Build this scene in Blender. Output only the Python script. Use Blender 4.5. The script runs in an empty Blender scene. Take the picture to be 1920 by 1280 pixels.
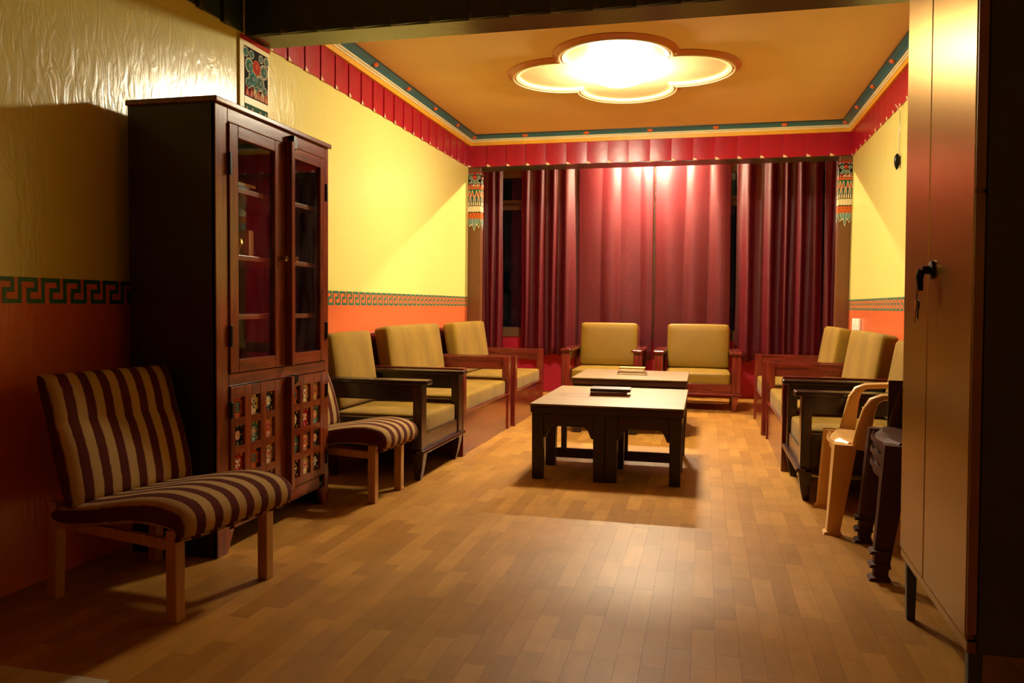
import bpy, bmesh, math, random
from mathutils import Vector, Matrix

# ---------------------------------------------------------------- camera, world, exposure
sc = bpy.context.scene
C = sc.collection
random.seed(7)
PI = math.pi
F_PX, YAW, PITCH, ROLL, CAM_H = 1490.36, 0.236847, 0.0455288, 0.0103672, 1.05
cam_d = bpy.data.cameras.new('camera'); cam = bpy.data.objects.new('camera', cam_d); C.objects.link(cam)
cam_d.sensor_width = 36.0; cam_d.lens = F_PX / 1920 * 36.0; cam_d.clip_start = 0.05
fw = Vector((-math.sin(YAW)*math.cos(PITCH), math.cos(YAW)*math.cos(PITCH), -math.sin(PITCH)))
rt = Vector((math.cos(YAW), math.sin(YAW), 0)); up = rt.cross(fw)
r2 = rt*math.cos(ROLL) + up*math.sin(ROLL); u2 = -rt*math.sin(ROLL) + up*math.cos(ROLL)
M = Matrix((r2, u2, -fw)).transposed().to_4x4(); M.translation = Vector((0, 0, CAM_H))
cam.matrix_world = M
sc.camera = cam
w = bpy.data.worlds.new('night'); sc.world = w; w.use_nodes = True
w.node_tree.nodes['Background'].inputs[0].default_value = (0.010, 0.012, 0.018, 1)
w.node_tree.nodes['Background'].inputs[1].default_value = 0.05
sc.view_settings.view_transform = 'Standard'; sc.view_settings.look = 'None'
sc.view_settings.exposure = 0.85; sc.view_settings.gamma = 1.0
sc.view_settings.use_curve_mapping = False
sc.cycles.max_bounces = 16; sc.cycles.diffuse_bounces = 8; sc.cycles.glossy_bounces = 6
LAMP_E = 165.0          # ceiling lamp globe emission
ALCOVE_W = 120.0        # tube hidden above the curtains
LAMP_COL = (1.0, 0.89, 0.66)

# room numbers
XL, XR, D = -2.394, 1.303, 7.92
ZC, ZR, ZY = 2.770, 2.460, 2.678         # ceiling, pleat bottom, pleat top
ZB0, ZB1 = 1.0386, 1.1335                # painted key border
BN, BF = 3.80, 4.05                      # near beam
AF = 8.19                                # back of the window beam
YW = 9.62                                # window wall
AXL, AXR = -2.85, 1.70                   # alcove sides

# ---------------------------------------------------------------- materials
def lin(h):
    h = h.lstrip('#'); v = [int(h[i:i+2], 16)/255 for i in (0, 2, 4)]
    return tuple((c/12.92 if c <= .04045 else ((c+.055)/1.055)**2.4) for c in v) + (1,)
MATS = {}
def base_mat(name):
    m = bpy.data.materials.new(name); m.use_nodes = True
    nt = m.node_tree; b = nt.nodes['Principled BSDF']
    MATS[name] = m
    return m, nt, b
def plain(name, col, rough=.5, metal=0, spec=.5, noise=.12, nscale=6, bump=0, bscale=60, stretch=(1, 1, 1), coat=0, sheen=0, mottle=None):
    """colour with a procedural mottling and fine relief"""
    m, nt, b = base_mat(name)
    c = lin(col) if isinstance(col, str) else col
    tc = nt.nodes.new('ShaderNodeTexCoord'); mp = nt.nodes.new('ShaderNodeMapping')
    mp.inputs['Scale'].default_value = stretch
    nt.links.new(tc.outputs['Object'], mp.inputs[0])
    n = nt.nodes.new('ShaderNodeTexNoise'); n.inputs['Scale'].default_value = nscale; n.inputs['Detail'].default_value = 5
    nt.links.new(mp.outputs[0], n.inputs['Vector'])
    r = nt.nodes.new('ShaderNodeValToRGB')
    lo = tuple(x*(1-noise) for x in c[:3]) + (1,); hi = tuple(min(1, x*(1+noise)) for x in c[:3]) + (1,)
    if mottle: lo = lin(mottle)
    r.color_ramp.elements[0].color = lo; r.color_ramp.elements[1].color = hi
    r.color_ramp.elements[0].position = .3; r.color_ramp.elements[1].position = .7
    nt.links.new(n.outputs['Fac'], r.inputs[0]); nt.links.new(r.outputs[0], b.inputs['Base Color'])
    b.inputs['Roughness'].default_value = rough; b.inputs['Metallic'].default_value = metal
    b.inputs['Specular IOR Level'].default_value = spec
    b.inputs['Coat Weight'].default_value = coat; b.inputs['Coat Roughness'].default_value = .12
    b.inputs['Sheen Weight'].default_value = sheen
    if bump:
        n2 = nt.nodes.new('ShaderNodeTexNoise'); n2.inputs['Scale'].default_value = bscale; n2.inputs['Detail'].default_value = 3
        nt.links.new(mp.outputs[0], n2.inputs['Vector'])
        bp = nt.nodes.new('ShaderNodeBump'); bp.inputs['Strength'].default_value = bump; bp.inputs['Distance'].default_value = .01
        nt.links.new(n2.outputs['Fac'], bp.inputs['Height']); nt.links.new(bp.outputs[0], b.inputs['Normal'])
    return m
def wood(name, dark, light, rough=.22, axis=0, scale=9, coat=.4):
    m, nt, b = base_mat(name)
    tc = nt.nodes.new('ShaderNodeTexCoord'); mp = nt.nodes.new('ShaderNodeMapping')
    s = [7, 7, 7]; s[axis] = .9
    mp.inputs['Scale'].default_value = s
    nt.links.new(tc.outputs['Object'], mp.inputs[0])
    n = nt.nodes.new('ShaderNodeTexNoise'); n.inputs['Scale'].default_value = scale/3; n.inputs['Detail'].default_value = 8; n.inputs['Distortion'].default_value = 1.2
    nt.links.new(mp.outputs[0], n.inputs['Vector'])
    r = nt.nodes.new('ShaderNodeValToRGB'); r.color_ramp.elements[0].color = lin(dark); r.color_ramp.elements[1].color = lin(light)
    r.color_ramp.elements[0].position = .3; r.color_ramp.elements[1].position = .75
    nt.links.new(n.outputs['Fac'], r.inputs[0]); nt.links.new(r.outputs[0], b.inputs['Base Color'])
    b.inputs['Roughness'].default_value = rough; b.inputs['Coat Weight'].default_value = coat; b.inputs['Coat Roughness'].default_value = .16
    bp = nt.nodes.new('ShaderNodeBump'); bp.inputs['Strength'].default_value = .08; bp.inputs['Distance'].default_value = .004
    nt.links.new(n.outputs['Fac'], bp.inputs['Height']); nt.links.new(bp.outputs[0], b.inputs['Normal'])
    return m
def wall_paint(name, topc, lowc, zsplit):
    """glossy oil paint, brushed: upper colour and dado colour"""
    m, nt, b = base_mat(name)
    g = nt.nodes.new('ShaderNodeNewGeometry'); sp = nt.nodes.new('ShaderNodeSeparateXYZ')
    nt.links.new(g.outputs['Position'], sp.inputs[0])
    mt = nt.nodes.new('ShaderNodeMath'); mt.operation = 'GREATER_THAN'; mt.inputs[1].default_value = zsplit
    nt.links.new(sp.outputs['Z'], mt.inputs[0])
    n = nt.nodes.new('ShaderNodeTexNoise'); n.inputs['Scale'].default_value = 1.3; n.inputs['Detail'].default_value = 3
    nt.links.new(g.outputs['Position'], n.inputs['Vector'])
    mx = nt.nodes.new('ShaderNodeMix'); mx.data_type = 'RGBA'
    mx.inputs[6].default_value = lin(lowc); mx.inputs[7].default_value = lin(topc)
    nt.links.new(mt.outputs[0], mx.inputs[0])
    hs = nt.nodes.new('ShaderNodeHueSaturation')
    mr = nt.nodes.new('ShaderNodeMapRange'); mr.inputs['To Min'].default_value = .93; mr.inputs['To Max'].default_value = 1.05
    nt.links.new(n.outputs['Fac'], mr.inputs[0]); nt.links.new(mr.outputs[0], hs.inputs['Value'])
    nt.links.new(mx.outputs[2], hs.inputs['Color']); nt.links.new(hs.outputs[0], b.inputs['Base Color'])
    b.inputs['Roughness'].default_value = .22
    # brush relief: vertical strokes and swirls
    mp = nt.nodes.new('ShaderNodeMapping'); mp.inputs['Scale'].default_value = (16, 16, 6)
    nt.links.new(g.outputs['Position'], mp.inputs[0])
    n2 = nt.nodes.new('ShaderNodeTexNoise'); n2.inputs['Scale'].default_value = 1; n2.inputs['Detail'].default_value = 5; n2.inputs['Distortion'].default_value = 2.2
    nt.links.new(mp.outputs[0], n2.inputs['Vector'])
    n3 = nt.nodes.new('ShaderNodeTexNoise'); n3.inputs['Scale'].default_value = 2.5; n3.inputs['Detail'].default_value = 2
    nt.links.new(g.outputs['Position'], n3.inputs['Vector'])
    ad = nt.nodes.new('ShaderNodeMath'); ad.operation = 'ADD'
    nt.links.new(n2.outputs['Fac'], ad.inputs[0]); nt.links.new(n3.outputs['Fac'], ad.inputs[1])
    bp = nt.nodes.new('ShaderNodeBump'); bp.inputs['Strength'].default_value = .2; bp.inputs['Distance'].default_value = .010
    nt.links.new(ad.outputs[0], bp.inputs['Height']); nt.links.new(bp.outputs[0], b.inputs['Normal'])
    return m
def stripes(name, a, bcol, width, phase=0):
    """woven stripe cloth; stripes run across local x"""
    m, nt, b = base_mat(name)
    tc = nt.nodes.new('ShaderNodeTexCoord'); sp = nt.nodes.new('ShaderNodeSeparateXYZ')
    n = nt.nodes.new('ShaderNodeTexNoise'); n.inputs['Scale'].default_value = 30
    nt.links.new(tc.outputs['Object'], n.inputs['Vector']); nt.links.new(tc.outputs['Object'], sp.inputs[0])
    ma = nt.nodes.new('ShaderNodeMath'); ma.operation = 'MULTIPLY_ADD'; ma.inputs[1].default_value = 1/(2*width); ma.inputs[2].default_value = 50+phase
    nt.links.new(sp.outputs['X'], ma.inputs[0])
    mj = nt.nodes.new('ShaderNodeMath'); mj.operation = 'MULTIPLY_ADD'; mj.inputs[1].default_value = .10
    nt.links.new(n.outputs['Fac'], mj.inputs[0]); nt.links.new(ma.outputs[0], mj.inputs[2])
    fr = nt.nodes.new('ShaderNodeMath'); fr.operation = 'FRACT'; nt.links.new(mj.outputs[0], fr.inputs[0])
    r = nt.nodes.new('ShaderNodeValToRGB'); r.color_ramp.elements[0].color = lin(a); r.color_ramp.elements[1].color = lin(bcol)
    r.color_ramp.elements[0].position = .47; r.color_ramp.elements[1].position = .53
    nt.links.new(fr.outputs[0], r.inputs[0]); nt.links.new(r.outputs[0], b.inputs['Base Color'])
    b.inputs['Roughness'].default_value = .95; b.inputs['Specular IOR Level'].default_value = .15
    n2 = nt.nodes.new('ShaderNodeTexNoise'); n2.inputs['Scale'].default_value = 260
    nt.links.new(tc.outputs['Object'], n2.inputs['Vector'])
    bp = nt.nodes.new('ShaderNodeBump'); bp.inputs['Strength'].default_value = .3; bp.inputs['Distance'].default_value = .003
    nt.links.new(n2.outputs['Fac'], bp.inputs['Height']); nt.links.new(bp.outputs[0], b.inputs['Normal'])
    return m
def floor_mat(name, use_attr):
    m, nt, b = base_mat(name)
    if use_attr:
        a = nt.nodes.new('ShaderNodeAttribute'); a.attribute_name = 'rnd'; rnd = a.outputs['Fac']
    else:
        a = nt.nodes.new('ShaderNodeObjectInfo'); rnd = a.outputs['Random']
    g = nt.nodes.new('ShaderNodeNewGeometry')
    vm = nt.nodes.new('ShaderNodeVectorMath'); vm.operation = 'SCALE'; vm.inputs[0].default_value = (17, 31, 5)
    nt.links.new(rnd, vm.inputs['Scale'])
    ad = nt.nodes.new('ShaderNodeVectorMath'); ad.operation = 'ADD'
    nt.links.new(g.outputs['Position'], ad.inputs[0]); nt.links.new(vm.outputs[0], ad.inputs[1])
    mp = nt.nodes.new('ShaderNodeMapping'); mp.inputs['Scale'].default_value = (22, 4.5, 1)
    nt.links.new(ad.outputs[0], mp.inputs[0])
    n = nt.nodes.new('ShaderNodeTexNoise'); n.inputs['Scale'].default_value = 1; n.inputs['Detail'].default_value = 6; n.inputs['Distortion'].default_value = .6
    nt.links.new(mp.outputs[0], n.inputs['Vector'])
    r = nt.nodes.new('ShaderNodeValToRGB'); e = r.color_ramp.elements
    e[0].color = lin('#946326'); e[0].position = 0; e[1].color = lin('#ad7a34'); e[1].position = 1
    x = e.new(.5); x.color = lin('#a06e2c')
    nt.links.new(rnd, r.inputs[0])
    hs = nt.nodes.new('ShaderNodeHueSaturation')
    mr = nt.nodes.new('ShaderNodeMapRange'); mr.inputs['To Min'].default_value = .80; mr.inputs['To Max'].default_value = 1.18
    nt.links.new(n.outputs['Fac'], mr.inputs[0]); nt.links.new(mr.outputs[0], hs.inputs['Value'])
    n9 = nt.nodes.new('ShaderNodeTexNoise'); n9.inputs['Scale'].default_value = 2.2; n9.inputs['Detail'].default_value = 4
    nt.links.new(g.outputs['Position'], n9.inputs['Vector'])
    m9 = nt.nodes.new('ShaderNodeMapRange'); m9.inputs['From Min'].default_value = .3; m9.inputs['From Max'].default_value = .7; m9.inputs['To Min'].default_value = .86; m9.inputs['To Max'].default_value = 1.12
    nt.links.new(n9.outputs['Fac'], m9.inputs[0])
    h9 = nt.nodes.new('ShaderNodeHueSaturation'); nt.links.new(m9.outputs[0], h9.inputs['Value'])
    nt.links.new(r.outputs[0], hs.inputs['Color']); nt.links.new(hs.outputs[0], h9.inputs['Color']); nt.links.new(h9.outputs[0], b.inputs['Base Color'])
    b.inputs['Roughness'].default_value = .46
    b.inputs['Specular IOR Level'].default_value = .17
    # the sheet's slack ripples, and faint grain
    mp2 = nt.nodes.new('ShaderNodeMapping'); mp2.inputs['Scale'].default_value = (.7, 2.2, 1)
    nt.links.new(g.outputs['Position'], mp2.inputs[0])
    n2 = nt.nodes.new('ShaderNodeTexNoise'); n2.inputs['Scale'].default_value = 1.6; n2.inputs['Detail'].default_value = 2
    nt.links.new(mp2.outputs[0], n2.inputs['Vector'])
    bp = nt.nodes.new('ShaderNodeBump'); bp.inputs['Strength'].default_value = .35; bp.inputs['Distance'].default_value = .02
    nt.links.new(n2.outputs['Fac'], bp.inputs['Height'])
    bp2 = nt.nodes.new('ShaderNodeBump'); bp2.inputs['Strength'].default_value = .05; bp2.inputs['Distance'].default_value = .002
    nt.links.new(n.outputs['Fac'], bp2.inputs['Height']); nt.links.new(bp.outputs[0], bp2.inputs['Normal'])
    nt.links.new(bp2.outputs[0], b.inputs['Normal'])
    return m
def emit(name, col, s):
    m, nt, b = base_mat(name)
    b.inputs['Base Color'].default_value = (.9, .88, .8, 1)
    b.inputs['Emission Color'].default_value = tuple(col) + (1,); b.inputs['Emission Strength'].default_value = s
    return m
def glass(name, tint=(.95, .96, .94, 1)):
    """thin pane: clear with a mirror reflection that grows at grazing angles, a little dust"""
    m, nt, b = base_mat(name)
    nt.nodes.remove(b); out = nt.nodes['Material Output']
    tr = nt.nodes.new('ShaderNodeBsdfTransparent'); tr.inputs[0].default_value = tint
    gl = nt.nodes.new('ShaderNodeBsdfGlossy'); gl.inputs['Roughness'].default_value = .02
    lw_ = nt.nodes.new('ShaderNodeLayerWeight'); lw_.inputs['Blend'].default_value = .5
    pw = nt.nodes.new('ShaderNodeMath'); pw.operation = 'POWER'; pw.inputs[1].default_value = 5
    nt.links.new(lw_.outputs['Facing'], pw.inputs[0])
    fr = nt.nodes.new('ShaderNodeMath'); fr.operation = 'MULTIPLY_ADD'; fr.inputs[1].default_value = .96; fr.inputs[2].default_value = .022
    nt.links.new(pw.outputs[0], fr.inputs[0])
    mx = nt.nodes.new('ShaderNodeMixShader')
    nt.links.new(fr.outputs[0], mx.inputs[0]); nt.links.new(tr.outputs[0], mx.inputs[1]); nt.links.new(gl.outputs[0], mx.inputs[2])
    df = nt.nodes.new('ShaderNodeBsdfDiffuse'); df.inputs[0].default_value = (.5, .45, .38, 1)
    n = nt.nodes.new('ShaderNodeTexNoise'); n.inputs['Scale'].default_value = 5; n.inputs['Detail'].default_value = 6
    mr = nt.nodes.new('ShaderNodeMapRange'); mr.inputs['From Min'].default_value = .45; mr.inputs['From Max'].default_value = .8; mr.inputs['To Max'].default_value = .04
    nt.links.new(n.outputs['Fac'], mr.inputs[0])
    m2 = nt.nodes.new('ShaderNodeMixShader'); nt.links.new(mr.outputs[0], m2.inputs[0])
    nt.links.new(mx.outputs[0], m2.inputs[1]); nt.links.new(df.outputs[0], m2.inputs[2]); nt.links.new(m2.outputs[0], out.inputs[0])
    return m
def curtain_mat(name):
    m, nt, b = base_mat(name)
    tc = nt.nodes.new('ShaderNodeTexCoord')
    mp = nt.nodes.new('ShaderNodeMapping'); mp.inputs['Scale'].default_value = (38, 38, 22)
    nt.links.new(tc.outputs['Object'], mp.inputs[0])
    v = nt.nodes.new('ShaderNodeTexVoronoi'); v.feature = 'DISTANCE_TO_EDGE'; v.inputs['Scale'].default_value = 1
    v.inputs['Randomness'].default_value = .35
    nt.links.new(mp.outputs[0], v.inputs['Vector'])
    r = nt.nodes.new('ShaderNodeValToRGB'); r.color_ramp.elements[0].color = lin('#560f18'); r.color_ramp.elements[1].color = lin('#4d0812')
    r.color_ramp.elements[0].position = .02; r.color_ramp.elements[1].position = .12
    nt.links.new(v.outputs['Distance'], r.inputs[0]); nt.links.new(r.outputs[0], b.inputs['Base Color'])
    b.inputs['Roughness'].default_value = .5; b.inputs['Sheen Weight'].default_value = .0; b.inputs['Specular IOR Level'].default_value = .35; b.inputs['Sheen Roughness'].default_value = .4
    bp = nt.nodes.new('ShaderNodeBump'); bp.inputs['Strength'].default_value = .15; bp.inputs['Distance'].default_value = .002
    nt.links.new(v.outputs['Distance'], bp.inputs['Height']); nt.links.new(bp.outputs[0], b.inputs['Normal'])
    return m
def table_mat(name, cx, cy):
    """dusty tan table top with a round cup stain (wear)"""
    m, nt, b = base_mat(name)
    g = nt.nodes.new('ShaderNodeNewGeometry')
    n = nt.nodes.new('ShaderNodeTexNoise'); n.inputs['Scale'].default_value = 5; n.inputs['Detail'].default_value = 7
    mp = nt.nodes.new('ShaderNodeMapping'); mp.inputs['Scale'].default_value = (1, 4, 1)
    nt.links.new(g.outputs['Position'], mp.inputs[0]); nt.links.new(mp.outputs[0], n.inputs['Vector'])
    r = nt.nodes.new('ShaderNodeValToRGB'); r.color_ramp.elements[0].color = lin('#6d4e22'); r.color_ramp.elements[1].color = lin('#866432')
    r.color_ramp.elements[0].position = .3; r.color_ramp.elements[1].position = .7
    nt.links.new(n.outputs['Fac'], r.inputs[0])
    vs = nt.nodes.new('ShaderNodeVectorMath'); vs.operation = 'DISTANCE'; vs.inputs[1].default_value = (cx, cy, .46)
    nt.links.new(g.outputs['Position'], vs.inputs[0])
    r2_ = nt.nodes.new('ShaderNodeValToRGB'); e = r2_.color_ramp.elements
    e[0].position = .0; e[0].color = (.25, .25, .25, 1); e[1].position = .16; e[1].color = (0, 0, 0, 1)
    a = e.new(.085); a.color = (.3, .3, .3, 1); a = e.new(.1); a.color = (1, 1, 1, 1); a = e.new(.125); a.color = (.7, .7, .7, 1)
    nt.links.new(vs.outputs['Value'], r2_.inputs[0])
    mx = nt.nodes.new('ShaderNodeMix'); mx.data_type = 'RGBA'; mx.inputs[7].default_value = lin('#643c1a')
    nt.links.new(r2_.outputs[0], mx.inputs[0]); nt.links.new(r.outputs[0], mx.inputs[6])
    nt.links.new(mx.outputs[2], b.inputs['Base Color'])
    b.inputs['Roughness'].default_value = .5
    return m

wall_paint('wall', '#e4d97c', '#da6c3c', ZB0)
plain('yellow_paint', '#e4d06a', .4, noise=.05)
plain('ceiling_paint', '#d6b272', .55, noise=.07, nscale=1.5, bump=.15, bscale=6)
plain('ceiling_pale', '#e6cf95', .5, noise=.06, nscale=4)
plain('key_green', '#1c6a4e', .4, noise=.1)
plain('key_orange', '#e2672c', .4, noise=.05)
plain('pleat_red', '#a51226', .3, noise=.14, nscale=5, bump=.12, bscale=14)
plain('pleat_green', '#2b382a', .4, noise=.2)
plain('chip_white', '#e6c79a', .6); plain('chip_grey', '#4a4a40', .6)
plain('beam_olive', '#44462e', .22, noise=.15, nscale=3, bump=.12, bscale=9)
plain('soffit_green', '#39442a', .3, noise=.15, bump=.1, bscale=8)
plain('cornice_yellow', '#e3a52c', .4, noise=.05)
plain('cornice_white', '#e9dcae', .45, noise=.05)
plain('cornice_blue', '#2f6b73', .35, noise=.12)
plain('cornice_dark', '#123034', .4, noise=.1)
plain('rosette_orange', '#d8642c', .45)
plain('moulding_brown', '#b8682a', .35, noise=.1)
plain('column_brown', '#6e4322', .35, noise=.12, nscale=3)
plain('crimson_wall', '#b8203a', .4, noise=.08, nscale=2)
plain('paint_red', '#b23124', .5); plain('paint_teal', '#4d8b86', .5); plain('paint_green', '#2f5f45', .5)
plain('paint_orange', '#c8652a', .5); plain('paint_cream', '#e2d3a4', .5); plain('paint_black', '#15120f', .5)
plain('paint_pink', '#cf8f72', .5); plain('paint_grey', '#7f8f84', .5); plain('paint_navy', '#1b2a40', .5); plain('paint_gold', '#c79a45', .5)
plain('paint_crimson', '#a3122a', .45)
wood('mahogany', '#4c140d', '#8c3022', .2, 0); wood('mahogany_up', '#4c140d', '#8c3022', .2, 2); wood('mahogany_deep', '#45120c', '#7e2b1e', .2, 1)
wood('walnut', '#26120a', '#4a2012', .25, 0, coat=.25); wood('walnut_up', '#22100a', '#421c10', .25, 2, coat=.25); wood('walnut_deep', '#1c0d08', '#34170d', .25, 1, coat=.2)
wood('cabinet_wood', '#5a220f', '#94421f', .2, 2, coat=.5); wood('cabinet_rail', '#5a220f', '#94421f', .2, 0, coat=.5)
wood('shelf_wood', '#7a3a20', '#a05a34', .35, 0, coat=.1)
wood('cabinet_dark', '#1a0d09', '#2a140c', .35, 2, coat=.1)
wood('table_dark', '#1c0e08', '#33180c', .45, 2, coat=0); wood('table_rail', '#26110a', '#3f1b0e', .4, 0, coat=.05)
wood('beech', '#a8763e', '#c4935a', .45, 2, coat=0)
wood('window_wood', '#5a4327', '#7a5c38', .5, 0, coat=0)
plain('velvet', '#8a691a', .85, spec=.15, noise=.1, nscale=5, bump=.06, bscale=30, sheen=.06, stretch=(1, 1, .5), mottle='#765710')
plain('vinyl', '#86661a', .5, spec=.25, noise=.06, nscale=4, sheen=.03, bump=.05, bscale=14)
stripes('stripe_cloth', '#541f13', '#b08e5a', .0385)
plain('plastic_cream', '#dcab66', .35, noise=.05); plain('plastic_brown', '#4a2a1f', .6, noise=.08, spec=.2)
plain('logo_brown', '#9c6a34', .5)
plain('black_metal', '#0d0c0b', .35, metal=.6); plain('chrome', '#b9b4a8', .15, metal=1)
plain('brass', '#b98a3a', .3, metal=1)
plain('switch_white', '#efe4d0', .4, noise=.02)
plain('book_navy', '#3a2f36', .45); plain('book_maroon', '#5e2c24', .5); plain('book_tan', '#c79a55', .5); plain('page', '#d9c38e', .8, nscale=90)
plain('card', '#cda56b', .6, noise=.04); plain('dark_thing', '#2a211b', .5)
plain('tile_stone', '#b9a98a', .6, noise=.15)
plain('cord_white', '#d9cdb0', .5)
m = plain('locker_paint', '#87662f', .27, metal=.6, noise=.10, nscale=3, bump=.05, bscale=220)
m.node_tree.nodes['Principled BSDF'].inputs['Specular Tint'].default_value = (.80, .60, .34, 1)
m.node_tree.nodes['Principled BSDF'].inputs['Specular IOR Level'].default_value = .2
plain('locker_side', '#3c4642', .5, noise=.1, nscale=3)
plain('locker_edge', '#94703c', .4, metal=.3)
glass('cabinet_glass'); glass('window_glass')
curtain_mat('curtain_cloth')
floor_mat('floor_piece', False); floor_mat('floor_rest', True)
plain('floor_joint', '#8a5d2c', .6)
table_mat('table_top', -.80, 5.22); table_mat('table_top_b', -.80, -50)
emit('lamp_globe', LAMP_COL, LAMP_E); emit('tube_glow', (1.0, .84, .56), 1.0)
plain('lamp_base', '#d8c490', .4)

for k_, m_ in MATS.items():
    if k_.startswith('paint_'):
        m_.node_tree.nodes['Principled BSDF'].inputs['Roughness'].default_value = .75
        m_.node_tree.nodes['Principled BSDF'].inputs['Specular IOR Level'].default_value = .12
# ---------------------------------------------------------------- mesh helpers
class MB:
    def __init__(s): s.v = []; s.f = []; s.m = []; s.mats = []
    def mi(s, mat):
        if mat not in s.mats: s.mats.append(mat)
        return s.mats.index(mat)
    def add(s, vs, fs, mat):
        o = len(s.v); k = s.mi(mat)
        s.v += [tuple(v) for v in vs]
        for f in fs: s.f.append([o+i for i in f]); s.m.append(k)
        return s
    def box(s, x0, x1, y0, y1, z0, z1, mat):
        vs = [(x, y, z) for z in (z0, z1) for y in (y0, y1) for x in (x0, x1)]
        return s.add(vs, [(0, 2, 3, 1), (4, 5, 7, 6), (0, 1, 5, 4), (2, 6, 7, 3), (0, 4, 6, 2), (1, 3, 7, 5)], mat)
    def prism(s, poly, a0, a1, mat, axis='z', flip=False):
        """polygon extruded along axis; poly in the other two axes in cyclic order"""
        n = len(poly)
        def p(u, v, a):
            return {'z': (u, v, a), 'x': (a, u, v), 'y': (v, a, u)}[axis]
        vs = [p(u, v, a0) for u, v in poly] + [p(u, v, a1) for u, v in poly]
        fs = [tuple(range(n))[::-1], tuple(range(n, 2*n))] + [(i, (i+1) % n, n+(i+1) % n, n+i) for i in range(n)]
        return s.add(vs, fs, mat)
    def taper(s, c0, h0, z0, c1, h1, z1, mat):
        vs = [(c0[0]+a*h0[0], c0[1]+b*h0[1], z0) for b in (-1, 1) for a in (-1, 1)] + [(c1[0]+a*h1[0], c1[1]+b*h1[1], z1) for b in (-1, 1) for a in (-1, 1)]
        return s.add(vs, [(0, 2, 3, 1), (4, 5, 7, 6), (0, 1, 5, 4), (2, 6, 7, 3), (0, 4, 6, 2), (1, 3, 7, 5)], mat)
    def loft(s, rings, mat, cap=True, closed=True):
        n = len(rings[0]); vs = [p for r in rings for p in r]; fs = []
        for k in range(len(rings)-1):
            for i in range(n if closed else n-1):
                j = (i+1) % n
                fs.append((k*n+i, k*n+j, (k+1)*n+j, (k+1)*n+i))
        if cap and closed: fs += [tuple(range(n))[::-1], tuple((len(rings)-1)*n+i for i in range(n))]
        return s.add(vs, fs, mat)
    def lathe(s, prof, mat, c=(0, 0, 0), seg=16):
        rings = [[(c[0]+r*math.cos(2*PI*i/seg), c[1]+r*math.sin(2*PI*i/seg), c[2]+z) for i in range(seg)] for r, z in prof]
        return s.loft(rings, mat)
    def tube(s, pts, r, mat, seg=8, up=(0, 0, 1)):
        pts = [Vector(p) for p in pts]; rings = []
        for i, p in enumerate(pts):
            t = (pts[min(i+1, len(pts)-1)] - pts[max(i-1, 0)]).normalized()
            a = t.cross(Vector(up))
            if a.length < 1e-4: a = t.cross(Vector((1, 0, 0)))
            a.normalize(); b = t.cross(a)
            rr = r[i] if isinstance(r, (list, tuple)) else r
            rings.append([p + a*rr*math.cos(2*PI*k/seg) + b*rr*math.sin(2*PI*k/seg) for k in range(seg)])
        return s.loft(rings, mat)
    def cushion(s, sx, sy, sz, r, mat, puff=(0, 0, 0), n=8, xf=None):
        """rounded cushion of half sizes sx, sy, sz"""
        H = (sx, sy, sz)
        xf = xf or (lambda p: p)
        for ax in range(3):
            for sg in (-1, 1):
                a, b = (ax+1) % 3, (ax+2) % 3; vs = []; fs = []
                for i in range(n+1):
                    for j in range(n+1):
                        t = lambda q: math.copysign(1-(1-abs(q))**1.6, q)
                        p = [0, 0, 0]; p[ax] = sg*H[ax]; p[a] = t(-1+2*i/n)*H[a]; p[b] = t(-1+2*j/n)*H[b]
                        core = [max(-(H[k]-r), min(H[k]-r, p[k])) for k in range(3)]
                        d = Vector([p[k]-core[k] for k in range(3)])
                        if d.length > 1e-9: d = d.normalized()*r
                        q = [core[k]+d[k] for k in range(3)]
                        for k in range(3):
                            if puff[k]:
                                u, v = (k+1) % 3, (k+2) % 3
                                q[k] += math.copysign(1, p[k])*(abs(p[k])/H[k])*puff[k]*(1-(p[u]/H[u])**2)*(1-(p[v]/H[v])**2)
                        vs.append(xf(Vector(q)))
                for i in range(n):
                    for j in range(n):
                        q = (i*(n+1)+j, (i+1)*(n+1)+j, (i+1)*(n+1)+j+1, i*(n+1)+j+1)
                        fs.append(q if sg > 0 else q[::-1])
                s.add(vs, fs, mat)
        return s
    def build(s, name, parent=None, smooth=False, bevel=0, weld=False, kind=None, label=None):
        me = bpy.data.meshes.new(name); me.from_pydata(s.v, [], s.f)
        for mt in s.mats: me.materials.append(MATS[mt])
        me.polygons.foreach_set('material_index', s.m)
        if weld:
            bm = bmesh.new(); bm.from_mesh(me); bmesh.ops.remove_doubles(bm, verts=bm.verts, dist=1e-5)
            bmesh.ops.recalc_face_normals(bm, faces=bm.faces); bm.to_mesh(me); bm.free()
        if smooth:
            me.polygons.foreach_set('use_smooth', [True]*len(me.polygons))
            if smooth != 'all': me.set_sharp_from_angle(angle=math.radians(40))
        me.update()
        o = bpy.data.objects.new(name, me); C.objects.link(o)
        if parent: o.parent = parent
        if bevel:
            b = o.modifiers.new('bevel', 'BEVEL'); b.width = bevel; b.segments = 2; b.limit_method = 'ANGLE'; b.angle_limit = math.radians(40)
        if kind: o['kind'] = kind
        if label: o['label'] = label
        return o
def tag(o, label, cat=None, group=None, kind=None):
    o['label'] = label
    if cat: o['category'] = cat
    if group: o['group'] = group
    if kind: o['kind'] = kind
    return o
def thing(name, loc=(0, 0, 0), rz=0):
    o = bpy.data.objects.new(name, None); C.objects.link(o); o.location = loc; o.rotation_euler = (0, 0, rz)
    o.empty_display_size = .1
    return o
def copy_tree(o, parent=None):
    c = o.copy(); C.objects.link(c); c.parent = parent
    for ch in list(o.children): copy_tree(ch, c)
    return c
def struct(o, label, cat): return tag(o, label, cat, None, 'structure')
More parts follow.
